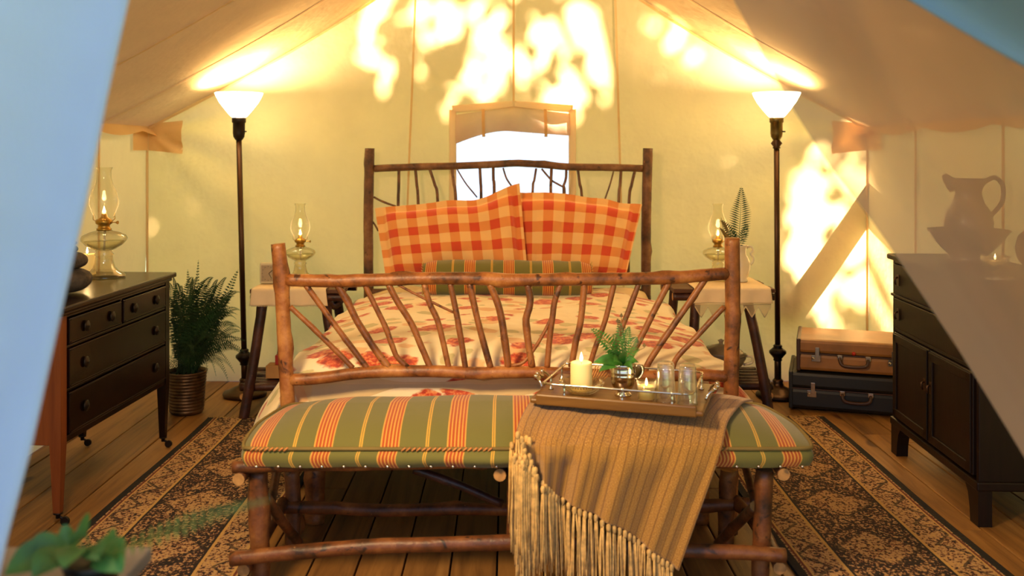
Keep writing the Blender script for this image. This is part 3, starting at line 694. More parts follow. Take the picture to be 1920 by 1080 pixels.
L(PY([(547, 880), (549, 950), (548, 1024)], YR+.02), .0255, 'leg', 5); L(PY([(1366, 880), (1364, 950), (1360, 1024)], YR+.02), .0275, 'leg', 5)
L([P(962, 875, YA+.005), P(962, 1008, YA-.005)], .0185, 'middle_post', 3)
L([P(498, 930, YA+.05), P(525, 972, 3.0), P(560, 1018, 3.2)], .016, 'brace', 3)
L([P(520, 878, 3.16), P(508, 945, 3.0)], .014, 'brace', 2)
L([P(1415, 950, 2.94), P(1380, 985, 3.05), P(1346, 1020, 3.19)], .016, 'brace', 3)
L([P(1397, 872, 3.16), P(1416, 945, 2.98)], .013, 'brace', 2)
L([P(775, 880, 3.05), P(850, 905, 3.05), P(942, 945, 3.05)], .0135, 'brace', 3, 'bark_dark')
for px, py in ((447, 899), (937, 891), (1470, 890)):
    q = P(px, py, YA-.04); L([q, q+Vector((.01, .2, .0)), q+Vector((.0 if px > 500 else .02, .43, .005))], .0185, 'cross_log', 2)
for px, py in ((456, 1070), (1462, 1066)):
    q = P(px, py, YA-.03); L([q, q+Vector((.012, .2, .02)), q+Vector((.02 if px < 900 else -.03, .42, .05))], .019, 'cross_log', 2)
for k in range(7): obj('seat_slat', MB().box((.03, 2.90+k*.055, .413), (1.56, .046, .012), .002), M['tabletop'], bench)
# bench cushion
cx0, cx1 = -.785, .905; cy0, cy1 = 2.825, 3.325
def csd(n, lo, hi, r):            # rounded rectangle parameter
    pass
cu = thing('bench_cushion', 'green cushion with orange stripes and corded edge on the log bench', 'cushion', (.06, 3.07, .42))
def cush_top(u, v):
    x = cx0+(cx1-cx0)*u; y = cy0+(cy1-cy0)*v; e = 1.0
    du = min(u, 1-u)*(cx1-cx0); dv_ = min(v, 1-v)*(cy1-cy0)
    k = (1-math.exp(-du/.105))*(1-math.exp(-dv_/.085)); tuck = .012*noise.noise(Vector((x*4, y*4, 1)))
    xi = .012*math.sin(v*PI)*(1 if u > .5 else -1)*(1 if min(u, 1-u) < .01 else 0)
    corner = .035*math.exp(-(du+dv_)/.04)
    c_ = Vector((.06, 3.07, 0)); p = Vector((x+xi, y, .478+.078*k+tuck*k)); p.x += (c_.x-p.x)*corner*.5; p.y += (c_.y-p.y)*corner
    if v > .5: p.x += (.03*(v-.5)*2)*(1 if u < .5 else -1)*abs(u-.5)*2
    return p
mb = MB().grid(cush_top, 130, 44, lambda u, v: (cx0+(cx1-cx0)*u+1.045, v*.5))
def loop(t_):                     # border loop around the cushion
    per = [(0, 0), (1, 0), (1, 1), (0, 1)]; k = int(t_*4) % 4; f = t_*4-int(t_*4); a_, b_ = per[k], per[(k+1) % 4]
    return cush_top(a_[0]+(b_[0]-a_[0])*f, a_[1]+(b_[1]-a_[1])*f)
def side(u, v):
    p = loop(u if u < 1 else 0); c_ = Vector((.06, 3.07, p.z)); o_ = (p-c_).normalized(); b_ = .010*math.sin(v*PI)
    return Vector((p.x+o_.x*b_, p.y+(o_.y)*b_*3, p.z-.056*v+.002*math.sin(u*160)*v))
mb.grid(side, 240, 6, lambda u, v: (loop(u if u < 1 else 0).x+1.045, .6+v*.06))
mb.grid(lambda u, v: (cx0+.01+(cx1-cx0-.02)*u, cy0+.01+(cy1-cy0-.02)*v, .424), 4, 4, lambda u, v: (0.0, v))
obj('cover', mb, M['stripe'], cu)
pts = [loop(k/240.0)+Vector((0, 0, 0)) for k in range(240)]; c_ = Vector((.06, 3.07, 0))
pts = [Vector((p.x+(.004 if p.x > .06 else -.004), p.y+(.004 if p.y > 3.07 else -.006), p.z)) for p in pts]; pts.append(pts[0]+Vector((.0001, 0, 0)))
obj('piping', MB().tube(pts, .0058, 6, .02), M['stripe'] if 0 else flat('green_cord', '#7d6a34', .8), cu)
pw = MB(); i_ = 0
for k in range(0, 56):            # twisted light cord showing on the piping in places
    x = cx0+.03+k*.03
    if noise.noise(Vector((x*3.1, 0, 5))) < .02: continue
    p = cush_top((x-cx0)/(cx1-cx0), 0)
    for j in range(2): pw.tube([Vector((p.x+j*.014-.005, p.y-.011, p.z-.005)), Vector((p.x+j*.014+.007, p.y-.012, p.z+.005))], .0028, 5)
obj('twisted_cord', pw, flat('orange_cord', '#d08a48', .8), cu, kind='stuff')
for k in range(26):
    x = cx0+.05+k*.064; obj('nail_head', MB().lathe([(.0055, -.002), (.005, .001), (.003, .003), (0, .004)], (x, cy0-.013, .428), 8, tilt=Matrix.Rotation(PI/2, 3, 'X')), M['nickel'], cu)

# ------------------------------------------------------------------ throw
TOPF = [(964, 838), (1018, 838), (1062, 838), (1135, 838), (1215, 838), (1290, 838), (1356, 836)]           # where it bends over the cushion's front
HEM = [(978, 862), (1018, 896), (1046, 932), (1104, 958), (1168, 990), (1220, 1030), (1270, 1064)]
def poly(lst, u):
    k = u*(len(lst)-1); i = min(int(k), len(lst)-2); f = k-i
    return (lst[i][0]*(1-f)+lst[i+1][0]*f, lst[i][1]*(1-f)+lst[i+1][1]*f)
def uwarp(u): return u
def folds(u, w_): g_ = u+.02*math.sin(u*13); return (.016*math.sin(g_*31+.6)+.007*math.sin(g_*61+2)+.010*math.sin(g_*14))*w_*(1.1-.6*u)
def thr(u, v):
    if v < .36:       # on top of the cushion, from the back edge forward
        q = v/.36; back = Vector((.10+.72*u, 3.12+.08*u, 0)); fx, fy = poly(TOPF, u); fr_ = P(fx, fy, 2.785)
        x = back.x+(fr_.x-back.x)*q; y = back.y+(2.825-back.y)*q
        ct = cush_top(min(1, max(0, (x-cx0)/(cx1-cx0))), min(1, max(0, (y-cy0)/(cy1-cy0))))
        fo_ = .5+.5*math.sin((u+.02*math.sin(u*13))*31+.6); y -= .030*max(0, q-.8)/.2; return Vector((x, y, ct.z+.010+.016*fo_*q*(1-.7*u)))
    q = (v-.36)/.64; fx, fy = poly(TOPF, u); hx, hy = poly(HEM, u)
    px = fx+(hx-fx)*q**.92; py = fy+(hy-fy)*q
    wv = min(1, .25+q*2)
    p = P(px, py, 2.785); p.y = 2.795-.018*math.sin(min(1, q*4)*PI/2)-folds(u+q*.01, wv)
    return p
tw = thing('throw_blanket', 'ochre knitted throw with fringe draped over the bench front', 'blanket', (.45, 2.85, .5))
obj('cloth', MB().grid(thr, 150, 60, lambda u, v: (u*.8, v)), M['throw'], tw, solid=.006)
rt = random.Random(11)
def tassel(p, ln, n=7, spread=.010, m='yarn', lean=0.0):
    mb = MB(); mb.lathe([(0, .006), (.006, .003), (.0075, -.004), (.006, -.012), (.0055, -.016)], p, 8)
    for k in range(n):
        a_ = rt.uniform(0, 2*PI); r0 = rt.uniform(0, .005); d = Vector((math.cos(a_), math.sin(a_), 0)); e = rt.uniform(.2, 1)*spread
        l2 = ln*rt.uniform(.75, 1.08); q = p+d*r0; lz = max(p.z-l2, .02)
        mb.tube([q+Vector((0, 0, -.012)), q+d*e*.6+Vector((lean*.4, 0, -(p.z-lz)*.4)), q+d*e+Vector((lean+rt.uniform(-.006, .006), rt.uniform(-.006, .006), lz-p.z))], [.0026, .0028, .0022], 5, .06)
    return obj('tassel', mb, M[m], tw)
for k in range(34):
    u = .02+k/34*.97; p = Vector(thr(u, 1.0)); tassel(p+Vector((0, -.004, -.004)), .20+.05*rt.random(), 7, .009)
for k in range(44):               # the thick fringe of the end that hangs over at the left
    v_ = .20+.80*(k/43)**.9; p = Vector(thr(rt.uniform(0, .05), v_)); p.y -= rt.uniform(.008, .03); p.x += rt.uniform(-.012, .012)
    if p.y > 2.80: p.y = 2.80-rt.uniform(0, .02); p.z = min(p.z, .52)+rt.uniform(-.02, .01)
    tassel(p, .17+.16*(k/43)+.05*rt.random(), 9, .010)
for k in range(12):
    tassel(P(968+rt.uniform(-8, 10)+k*4, 815+k*9+rt.uniform(-6, 6), 2.745), .19+.09*k/11, 9, .010)

# ------------------------------------------------------------------ tray and what stands on it
TZ = .590; TC = Vector((.375, 3.055, TZ)); TA = math.radians(-17.5)
TL_, TW_ = .50, .335
tray = thing('serving_tray', 'wooden serving tray with silver gallery rail on the cushion', 'tray', TC, TA)
obj('tray_board', MB().box((0, 0, -.008), (TL_+.03, TW_+.02, .016), .006), M['traywood'], tray, True)
obj('front_edge', MB().box((0, -TW_/2-.006, -.002), (TL_-.01, .012, .034), .005), M['traywood'], tray, True)
rl = []; hx, hy, rr_ = TL_/2-.02, TW_/2-.012, .03
for qx, qy, a0 in ((hx, -hy, -90), (hx, hy, 0), (-hx, hy, 90), (-hx, -hy, 180)):
    for k in range(6):
        a_ = math.radians(a0+k*18); cxq = qx-rr_*(1 if qx > 0 else -1); cyq = qy-rr_*(1 if qy > 0 else -1); rl.append((cxq+rr_*math.cos(a_), cyq+rr_*math.sin(a_), .042))
rl.append(rl[0]); 
mb = MB().tube(rl, .0036, 8, .012); obj('gallery_rail', mb, M['silver'], tray, True)
pp = [(0, 0), (.009, .0), (.0085, .004), (.004, .010), (.0032, .020), (.0048, .030), (.003, .034), (.0055, .040), (.0045, .046), (0, .048)]
for qx, qy in ((-.16, -hy), (0.02, -hy), (.17, -hy), (-.16, hy), (0, hy), (.16, hy), (-hx, -.05), (-hx, .09), (hx, .09), (hx, -.09)): obj('post', MB().lathe(pp, (qx, qy, 0), 10), M['silver'], tray, True)
for sx in (-1, 1):
    b0 = sx*(TL_/2+.008)
    obj('handle', MB().tube([(b0, -.055, .004), (b0+sx*.008, -.05, .022), (b0+sx*.024, -.038, .034), (b0+sx*.018, -.018, .022), (b0+sx*.030, 0, .036), (b0+sx*.018, .018, .022), (b0+sx*.024, .038, .034), (b0+sx*.008, .05, .022), (b0, .055, .004)], .0042, 8, .008), M['silver'], tray, True)
    for q in (-.038, 0, .038): obj('handle_bead', MB().lathe([(0, -.007), (.006, -.004), (.0078, 0), (.006, .004), (0, .007)], (b0+sx*(.026 if q else .031), q, .036), 10), M['silver'], tray, True)
def ont(px, py, z=TZ):            # point on the tray top seen at px,py
    Y = (H-z)*F/(py-CY); return Vector(((px-CX)/F*Y, Y, z))
def flame(parent, c, s=1.0, name='flame'):
    return obj(name, MB().lathe([(0, -.006*s), (.0035*s, -.002*s), (.0048*s, .003*s), (.0035*s, .010*s), (.0015*s, .017*s), (0, .022*s)], c, 10), M['flame'], parent)
def glow(c, e, col=(1, .62, .25), r=.012):
    l_ = bpy.data.lights.new('flame_light', 'POINT'); l_.energy = e; l_.color = col; l_.shadow_soft_size = r; o = bpy.data.objects.new('flame_light', l_); COL.objects.link(o); o.location = c
c = ont(1090, 737)
dish = thing('glass_dish', 'ribbed cut-glass dish under the pillar candle on the tray', 'dish', c)
obj('bowl', MB().lathe([(0, .001), (.034, .001), (.040, .004), (.055, .014), (.066, .026), (.071, .036), (.069, .037), (.062, .028), (.050, .017), (.036, .009), (0, .008)], c, 48, flute=.025, fl_n=24), M['glass_cut'], dish)
cn = thing('pillar_candle', 'lit cream pillar candle in the glass dish on the tray', 'candle', c+Vector((0, 0, .0095)))
q = c+Vector((0, 0, .010))
obj('wax', MB().lathe([(0, 0), (.033, 0), (.034, .003), (.0345, .080), (.033, .086), (.030, .088), (.024, .083), (.010, .080), (0, .080)], q, 32), M['wax'], cn)
obj('wick', MB().tube([q+Vector((0, 0, .08)), q+Vector((.001, 0, .092))], .001, 5), M['ink'], cn); flame(cn, q+Vector((0, 0, .096)), 1.1); glow(q+Vector((0, -.0, .13)), .35)
bd = MB()
for k in range(26): a_ = 2*PI*k/26; bd.lathe([(0, -.003), (.003, 0), (0, .003)], q+Vector((.0365*math.cos(a_), .0365*math.sin(a_), .012)), 6)
obj('bead_band', bd, M['goldbrass'], cn, kind='stuff')
# silver cup with greenery
c = ont(1168, 741)
cup = thing('silver_cup', 'silver footed cup holding green fern sprigs and leaves on the tray', 'cup', c)
obj('cup_body', MB().lathe([(0, 0), (.026, 0), (.027, .004), (.022, .008), (.017, .012), (.020, .017), (.029, .022), (.035, .034), (.038, .050), (.0385, .060), (.040, .062), (.0385, .065), (.039, .072), (.041, .075), (.0392, .078), (.040, .094), (.043, .100), (.041, .101), (.038, .096), (.036, .08), (0, .07)], c, 32), M['silver'], cup)
obj('cup_handle', MB().tube([c+Vector((.038, .012, .088)), c+Vector((.058, .016, .090)), c+Vector((.064, .016, .070)), c+Vector((.052, .014, .050)), c+Vector((.036, .012, .050))], .0035, 7, .008), M['silver'], cup)
def fern_mesh(mb, base, tip, bend, wdt, n=14, sag=.0, seed=0, m=0, fold=.25, turn=.6, hf=.5):
    rr = random.Random(seed); base, tip, bend = Vector(base), Vector(tip), Vector(bend); mid = (base+tip)/2+bend
    def cv(t_): return base*(1-t_)**2+mid*2*t_*(1-t_)+tip*t_*t_
    mb.tube([cv(k/8) for k in range(9)], [.0016, .0006], 4, .03)
    ax = (tip-base).normalized(); view = Vector((0, -1, .25)); sd = ax.cross(view)
    if sd.length < .2: sd = ax.cross(Vector((1, 0, 0)))
    sd.normalize(); sd = (Matrix.Rotation(rr.uniform(-turn, turn), 3, ax) @ sd)
    for k in range(n):
        t_ = .12+.87*k/n; p = cv(t_); d = (cv(min(1, t_+.03))-cv(t_-.03)).normalized(); wl = wdt*min(1, (1-t_)*1.9+.08)*min(1, .45+t_*2.2)
        hw = (tip-base).length*hf/n*(1+.2*rr.random())
        for s in (-1, 1):
            ld = (sd*s+d*.35+Vector((0, 0, -fold*.6))).normalized(); a_ = p; e = p+ld*wl; mm = p+ld*wl*.45
            i = len(mb.v); mb.v += [a_, mm-d*hw*.55+Vector((0, 0, .001)), e, mm+d*hw*.65+Vector((0, 0, .001))]; mb.face((i, i+1, i+2, i+3), m, False)
def leaf_mesh(base, tip, wdt, droop=.01, nrm=Vector((0, -.7, .7))):
    base, tip = Vector(base), Vector(tip); d = tip-base; sd = d.cross(nrm).normalized(); mb = MB()
    def fn(u, v):
        w_ = math.sin(PI*v**.8)**.9*wdt*.5; q = (u-.5)*2
        return base+d*v+sd*w_*q+nrm.normalized()*(droop*math.sin(PI*v)+w_*.35*abs(q))-Vector((0, 0, droop*v*v*2))
    return mb.grid(fn, 6, 12)
rim = c+Vector((0, 0, .095))
for px, py, dy, wdt, sd_ in ((1108, 616, -.02, .030, 1), (1125, 640, .0, .028, 2), (1195, 632, .01, .026, 3), (1160, 598, .02, .020, 4), (1150, 626, -.03, .028, 5), (1200, 655, -.02, .022, 6), (1180, 612, 0, .022, 9)):
    mb = MB(); fern_mesh(mb, rim, P(px, py, c.y+dy), (0, 0, .03), wdt, 14, seed=sd_); obj('fern_sprig', mb, M['fern_light'], cup)
for px, py, dy, wdt in ((1112, 668, -.03, .040), (1122, 685, -.05, .034), (1150, 665, -.06, .038), (1186, 682, -.05, .026), (1137, 648, .01, .034), (1198, 668, 0, .030), (1165, 650, -.04, .03)):
    obj('leaf', leaf_mesh(rim, P(px, py, c.y+dy), wdt), M['fern_light'], cup)
br = MB(); bb = rim
for px, py in ((1165, 596), (1158, 606), (1172, 602), (1163, 618), (1203, 640), (1208, 652), (1196, 645)):
    e = P(px, py, c.y+.01); br.tube([bb, (bb+e)/2+Vector((.004, 0, .01)), e], .0009, 4)
    i = len(br.v); br.v += [e, e+Vector((.006, 0, .006)), e+Vector((.0, 0, .016)), e+Vector((-.006, 0, .006))]; br.face((i, i+1, i+2, i+3), 0, False)
obj('budded_twig', br, M['deadleaf'], cup)
obj('bronze_leaf', leaf_mesh(c+Vector((.045, .05, .03)), P(1205, 672, c.y+.04), .034), M['deadleaf'], cup)
# bundle of matches behind the candle
mt = thing('match_bundle', 'small bundle of long wooden matches leaning behind the candle', 'matches', ont(1118, 716))
b0 = ont(1112, 722)+Vector((0, 0, .006))
for k in range(7): obj('match', MB().tube([b0+Vector((k*.006-.012, .004*(k % 2), 0)), P(1118+k*4, 684+k*3, b0.y+.03)], .0022, 5), M['matches'], mt)
# votive
c = ont(1212, 751)
vo = thing('votive_candle', 'lit white votive candle in a small clear glass', 'candle', c)
obj('votive_glass', MB().lathe([(0, .001), (.024, .001), (.026, .006), (.0305, .064), (.0295, .064), (.025, .008), (0, .006)], c, 28), M['glass'], vo)
obj('wax', MB().lathe([(0, .007), (.0235, .007), (.0255, .046), (.020, .044), (0, .042)], c, 24), M['wax'], vo); flame(vo, c+Vector((0, 0, .050)), .9); glow(c+Vector((0, 0, .078)), .18)
# tumblers turned upside down
for px, py, lab in ((1248, 752, 'clear glass tumbler upside down beside the votive'), (1289, 757, 'clear glass tumbler upside down at the far end of the tray')):
    c = ont(px, py); T = thing('tumbler', lab, 'glass', c, group='upturned tumblers on the tray')
    obj('glass_body', MB().lathe([(.0305, .001), (.0285, .05), (.0265, .085), (.0255, .112), (.022, .119), (0, .119), (0, .108), (.021, .108), (.0245, .095), (.0265, .05), (.0288, .001)], c, 32, closed=False, flute=.012, fl_n=12), M['glass_clear'], T)
    obj('rim', MB().lathe([(.0288, 0), (.0312, 0), (.0312, .003), (.0288, .003), (.0288, 0)], c, 32, closed=False), M['glass_cut'], T)

# ------------------------------------------------------------------ floor lamps
def floor_lamp(top, basep, Y, label, knob, px_ball=None):
    a_ = P(top, 262, Y); b_ = P(basep, 700, Y); bx = b_.x; T = thing('floor_lamp', label, 'lamp', (bx, Y, 0), group='torchiere floor lamps')
    obj('base', MB().lathe([(0, 0), (.118, 0), (.12, .012), (.112, .022), (.085, .03), (.06, .045), (.035, .055), (.026, .075), (.030, .085), (.022, .095), (0, .097)], (bx, Y, .003), 32, flute=.015, fl_n=8), M['bronze'], T)
    zk = P(0, knob, Y).z; foot = Vector((bx, Y, .09)); tp = Vector((a_.x, Y, a_.z))
    def at(z): return foot.lerp(tp, (z-foot.z)/(tp.z-foot.z))
    obj('pole', MB().tube([at(zk), tp], .0155, 12), M['bronze'], T)
    obj('lower_pole', MB().tube([foot, at(zk)], .019, 12), M['bronze'], T)
    k_ = at(zk); obj('knob', MB().lathe([(.018, -.05), (.024, -.045), (.022, -.035), (.034, -.02), (.046, -.006), (.046, .006), (.032, .018), (.022, .028), (.026, .034), (.018, .042)], k_, 20), M['darkmetal'], T)
    if px_ball: obj('collar', MB().lathe([(.016, -.03), (.022, -.026), (.018, -.018), (.031, 0), (.018, .018), (.02, .024), (.014, .03)], tp-Vector((0, 0, .02)), 20), M['bronze'], T)
    s_ = tp
    obj('socket', MB().lathe([(.012, -.006), (.020, 0), (.030, .016), (.033, .035), (.033, .092), (.038, .096), (.038, .12), (.034, .124), (0, .124)], s_, 24), M['brass'] if px_ball else M['darkmetal'], T)
    obj('switch', MB().tube([s_+Vector((.03, -.01, .045)), s_+Vector((.045, -.015, .045))], .004, 8), M['darkmetal'], T)
    sh = s_+Vector((0, 0, .124))
    obj('glass_shade', MB().lathe([(.036, 0), (.045, .006), (.075, .042), (.105, .082), (.124, .118), (.130, .134), (.127, .136), (.120, .118), (.100, .082), (.07, .044), (.04, .012)], sh, 40, closed=False), M['shade'], T)
    l_ = bpy.data.lights.new('bulb', 'POINT'); l_.energy = 100; l_.color = (1, .725, .42); l_.shadow_soft_size = .045; o = bpy.data.objects.new('bulb', l_); COL.objects.link(o); o.location = sh+Vector((0, 0, .085))
floor_lamp(448, 459, 5.32, 'bronze torchiere floor lamp with white bowl shade beside the fern', 668)
floor_lamp(1456, 1458.5, 5.30, 'bronze torchiere floor lamp with white bowl shade beside the suitcases', 660, 1)

# ------------------------------------------------------------------ night tables
def night_table(x0, x1, label, ylo, yhi, z, legs, cloth_lab, cx, drop, lace):
    T = thing('night_table', label, 'table', ((x0+x1)/2, (ylo+yhi)/2, 0), group='twig night tables')
    n = 4; dy = (yhi-ylo)/n
    for k in range(n): obj('top_board', MB().box(((x0+x1)/2, ylo+dy*(k+.5), z-.012), (x1-x0+.01*(-1)**k, dy-.004, .022), .004), M['tabletop'], T)
    for (tx, ty, bx, by) in legs: log([(tx, ty, z-.02), ((tx+bx)/2+.006, (ty+by)/2, z/2), (bx, by, .0)], .026, T, 'leg', 'bark_dark', 4)
    for yy in (ylo+.03, yhi-.04): log([(x0-.005, yy, z-.045), (x1+.005, yy, z-.045)], .02, T, 'apron_log', 'bark_dark', 2)
    fx = [l_[2] for l_ in legs]
    for k, yy in enumerate((ylo+.04, ylo+.10, ylo+.17, ylo+.24, ylo+.31, ylo+.38)): log([(min(fx)-.03, yy, .15+.004*(k % 2)), (max(fx)+.03, yy, .152)], .021, T, 'shelf_log', 'bark_dark', 3)
    for s in (0, 1): xx = (min(fx), max(fx))[s]; log([(xx, ylo-.02, .115), (xx, yhi-.01, .115)], .019, T, 'shelf_bearer', 'bark_dark', 1)
    c0, c1 = cx
    C = thing('table_cloth', cloth_lab, 'cloth', ((c0+c1)/2, ylo, z), group='linen cloths on the night tables')
    def cl(u, v):
        x = c0+(c1-c0)*u
        if v < .6: return (x, yhi-.03-(yhi-.03-ylo+.012)*v/.6, z+.004+.001*math.sin(u*20))
        q = (v-.6)/.4; return (x+(u-.5)*.02*q, ylo-.014-.006*math.sin(u*22)*q-.004, z+.004-drop*q)
    obj('linen', MB().grid(cl, 50, 24), M['linen'], C, solid=.003)
    mb = MB(); W = c1-c0
    if lace:                     # crocheted net ending in points
        NP = 6; dl = .055
        def bottom(x): t_ = ((x-c0)/W*NP) % 1; return z-drop-.012-dl*(1-abs(2*t_-1))
        yy = ylo-.022; st = .0068; 
        for k in range(-12, int(W/st)+12):
            for s in (-1, 1):
                run = None; xs = c0+k*st; zz = z-drop
                q = 0
                while q < dl+.016:
                    x = xs+s*q; zc_ = zz-q; ok = c0 <= x <= c1 and zc_ >= bottom(x)
                    if ok and run is None: run = (x, zc_)
                    if (not ok) and run is not None:
                        mb.tube([(run[0], yy, run[1]), (x, yy, zc_)], .0010, 3, cap=False); run = None
                    q += .003
                if run is not None: mb.tube([(run[0], yy, run[1]), (xs+s*q, yy, zz-q)], .0010, 3, cap=False)
        ed = [(c0+W*k/(NP*2), yy, bottom(c0+W*k/(NP*2)+1e-6)) for k in range(NP*2+1)]
        for p_, q_ in zip(ed, ed[1:]): mb.tube([p_, q_], .0026, 5)
        mb.tube([(c0, yy, z-drop), (c1, yy, z-drop)], .003, 5)
    else:
        for k in range(int(W/.008)): mb.lathe([(0, -.003), (.0035, 0), (0, .003)], (c0+.004+k*.008, ylo-.021, z+.002-drop), 5)
    obj('lace_edge', mb, M['lace'], C, kind='stuff')
    return T
night_table(-1.30, -.83, 'dark twig night table on the left carrying the alarm clock', 4.86, 5.30, .655,
    [(-1.24, 4.90, -1.33, 4.84), (-.94, 4.92, -.86, 4.90), (-1.20, 5.24, -1.27, 5.30), (-.94, 5.24, -.88, 5.30)], 'cream linen cloth under the clock on the left night table', (-1.29, -.915), .085, False)
night_table(.85, 1.36, 'dark twig night table on the right carrying the fern pitcher', 4.88, 5.32, .655,
    [(1.22, 4.92, 1.33, 4.86), (.97, 4.93, .92, 4.915), (1.19, 5.26, 1.28, 5.32), (.92, 5.26, .86, 5.32)], 'cream linen cloth with pointed lace edge under the fern pitcher', (.95, 1.335), .075, True)
# twisted roots bracing the tables
log([P(612, 560, 4.9), P(625, 575, 4.95), P(640, 560, 5.0), P(632, 540, 5.05)], .018, bpy.data.objects['night_table'], 'curved_branch', 'bark_dark', 3)

# ------------------------------------------------------------------ oil lamps
def oil_lamp(c, s, label):
    c = Vector(c); T = thing('oil_lamp', label, 'lamp', c, group='glass oil lamps')
    p = lambda l_: [(r*s, z*s) for r, z in l_]
    obj('glass_foot', MB().lathe(p([(0, 0), (.085, 0), (.088, .008), (.080, .018), (.060, .028), (.045, .045), (.038, .07), (.034, .095), (.040, .102), (.032, .11), (.036, .118)]), c, 32, flute=.03, fl_n=10, closed=False), M['glass_cut'], T)
    obj('oil_font', MB().lathe(p([(.030, .118), (.048, .125), (.075, .142), (.092, .160), (.095, .170), (.088, .182), (.060, .196), (.036, .202), (.030, .206)]), c, 36, flute=.012, fl_n=12, closed=False), M['glass'], T)
    obj('oil', MB().lathe(p([(0, .122), (.044, .127), (.070, .145), (.082, .158), (0, .159)]), c, 28), M['kerosene'], T)
    b = obj('burner', MB().lathe(p([(.030, .204), (.031, .212), (.024, .216), (.024, .228), (.034, .234), (.036, .246), (.030, .252), (.014, .262), (.012, .276), (0, .277)]), c, 24), M['goldbrass'], T)
    for k in range(4): a_ = k*PI/2+.4; d = Vector((math.cos(a_), math.sin(a_), 0)); obj('prong', MB().tube([c+d*.034*s+Vector((0, 0, .245*s)), c+d*.043*s+Vector((0, 0, .252*s)), c+d*.042*s+Vector((0, 0, .278*s))], .0018*s, 5), M['goldbrass'], b)
    obj('wick_knob', MB().tube([c+Vector((.03*s, -.01*s, .240*s)), c+Vector((.060*s, -.02*s, .240*s)), c+Vector((.061*s, -.02*s, .240*s)), c+Vector((.068*s, -.022*s, .240*s))], [.002*s, .002*s, .008*s, .008*s], 10), M['goldbrass'], b)
    obj('wick', MB().tube([c+Vector((0, 0, .120*s)), c+Vector((.004*s, 0, .21*s))], .005*s, 6), M['wick'], T)
    obj('chimney', MB().lathe(p([(.036, .250), (.040, .262), (.052, .290), (.060, .318), (.060, .340), (.052, .370), (.038, .402), (.030, .430), (.029, .462), (.034, .474), (.036, .476)]), c, 32, closed=False), M['glass'], T)
    flame(T, c+Vector((0, 0, .284*s)), 1.25*s); glow(c+Vector((0, 0, .315*s)), .5)
oil_lamp((-1.772, 4.22, .797), 1.02, 'lit clear glass oil lamp on the dark dresser')
oil_lamp((P(563, 0, 5.18).x, 5.18, .663), .86, 'lit clear glass oil lamp on the left night table')
oil_lamp((P(1346, 0, 5.16).x, 5.16, .663), .86, 'lit clear glass oil lamp beside the fern pitcher')
# alarm clock
c = Vector((P(503, 0, 5.0).x, 5.0, .663)); T = thing('alarm_clock', 'small square cream alarm clock on the left night table', 'clock', c)
obj('case', MB().box(c+Vector((0, .018, .055)), (.090, .036, .106), .004), M['clockwhite'], T); fc = obj('face', MB().box(c+Vector((0, -.001, .055)), (.072, .004, .084), .001), M['clockface'], T)
o_ = c+Vector((.004, -.004, .055))
obj('hand', MB().tube([o_, o_+Vector((.020, 0, .018))], .0016, 4), M['ink'], fc); obj('hand', MB().tube([o_, o_+Vector((.014, 0, -.026))], .0013, 4), M['ink'], fc)
for k in range(12): a_ = k*PI/6; d = Vector((math.sin(a_)*.029, 0, math.cos(a_)*.034)); obj('hour_mark', MB().tube([c+Vector((0, -.004, .055))+d, c+Vector((0, -.004, .055))+d*1.12], .0012, 4), M['ink'], fc)
# cream pitcher with fern sprays
c = Vector((P(1387, 0, 5.10).x, 5.10, .663)); T = thing('pitcher', 'cream ceramic pitcher holding an upright fern on the right night table', 'pitcher', c)
obj('pitcher_body', MB().lathe([(0, 0), (.040, 0), (.043, .006), (.036, .014), (.046, .035), (.055, .065), (.056, .09), (.048, .118), (.034, .142), (.031, .158), (.036, .178), (.044, .192), (.041, .193), (.032, .178), (.028, .16), (0, .15)], c, 32, flute=.02, fl_n=8), M['porcelain'], T)
obj('pitcher_handle', MB().tube([c+Vector((.034, 0, .178)), c+Vector((.058, -.005, .186)), c+Vector((.070, -.005, .165)), c+Vector((.056, -.005, .148)), c+Vector((.072, -.005, .125)), c+Vector((.066, -.005, .10)), c+Vector((.050, 0, .085))], .0062, 8, .01), M['porcelain'], T)
rim = c+Vector((-.01, 0, .17))
for px, py, w_, n_, s_ in ((1390, 350, .062, 24, 4), (1352, 412, .036, 13, 5), (1366, 432, .032, 12, 6), (1402, 420, .03, 12, 8)):
    mb = MB(); fern_mesh(mb, rim, P(px, py, 5.09), (.008, 0, .02), w_, n_, seed=s_, fold=.0, turn=.1, hf=.46); obj('fern_frond', mb, M['fern'], T)
for px, py in ((1352, 418), (1350, 432), (1358, 440)): obj('leaf', leaf_mesh(P(px+14, py+22, 5.09), P(px-2, py-12, 5.07), .020), M['deadleaf'], T)
obj('leaf_stem', MB().tube([rim, P(1362, 450, 5.09), P(1352, 408, 5.08)], .0014, 5), M['deadleaf'], T)
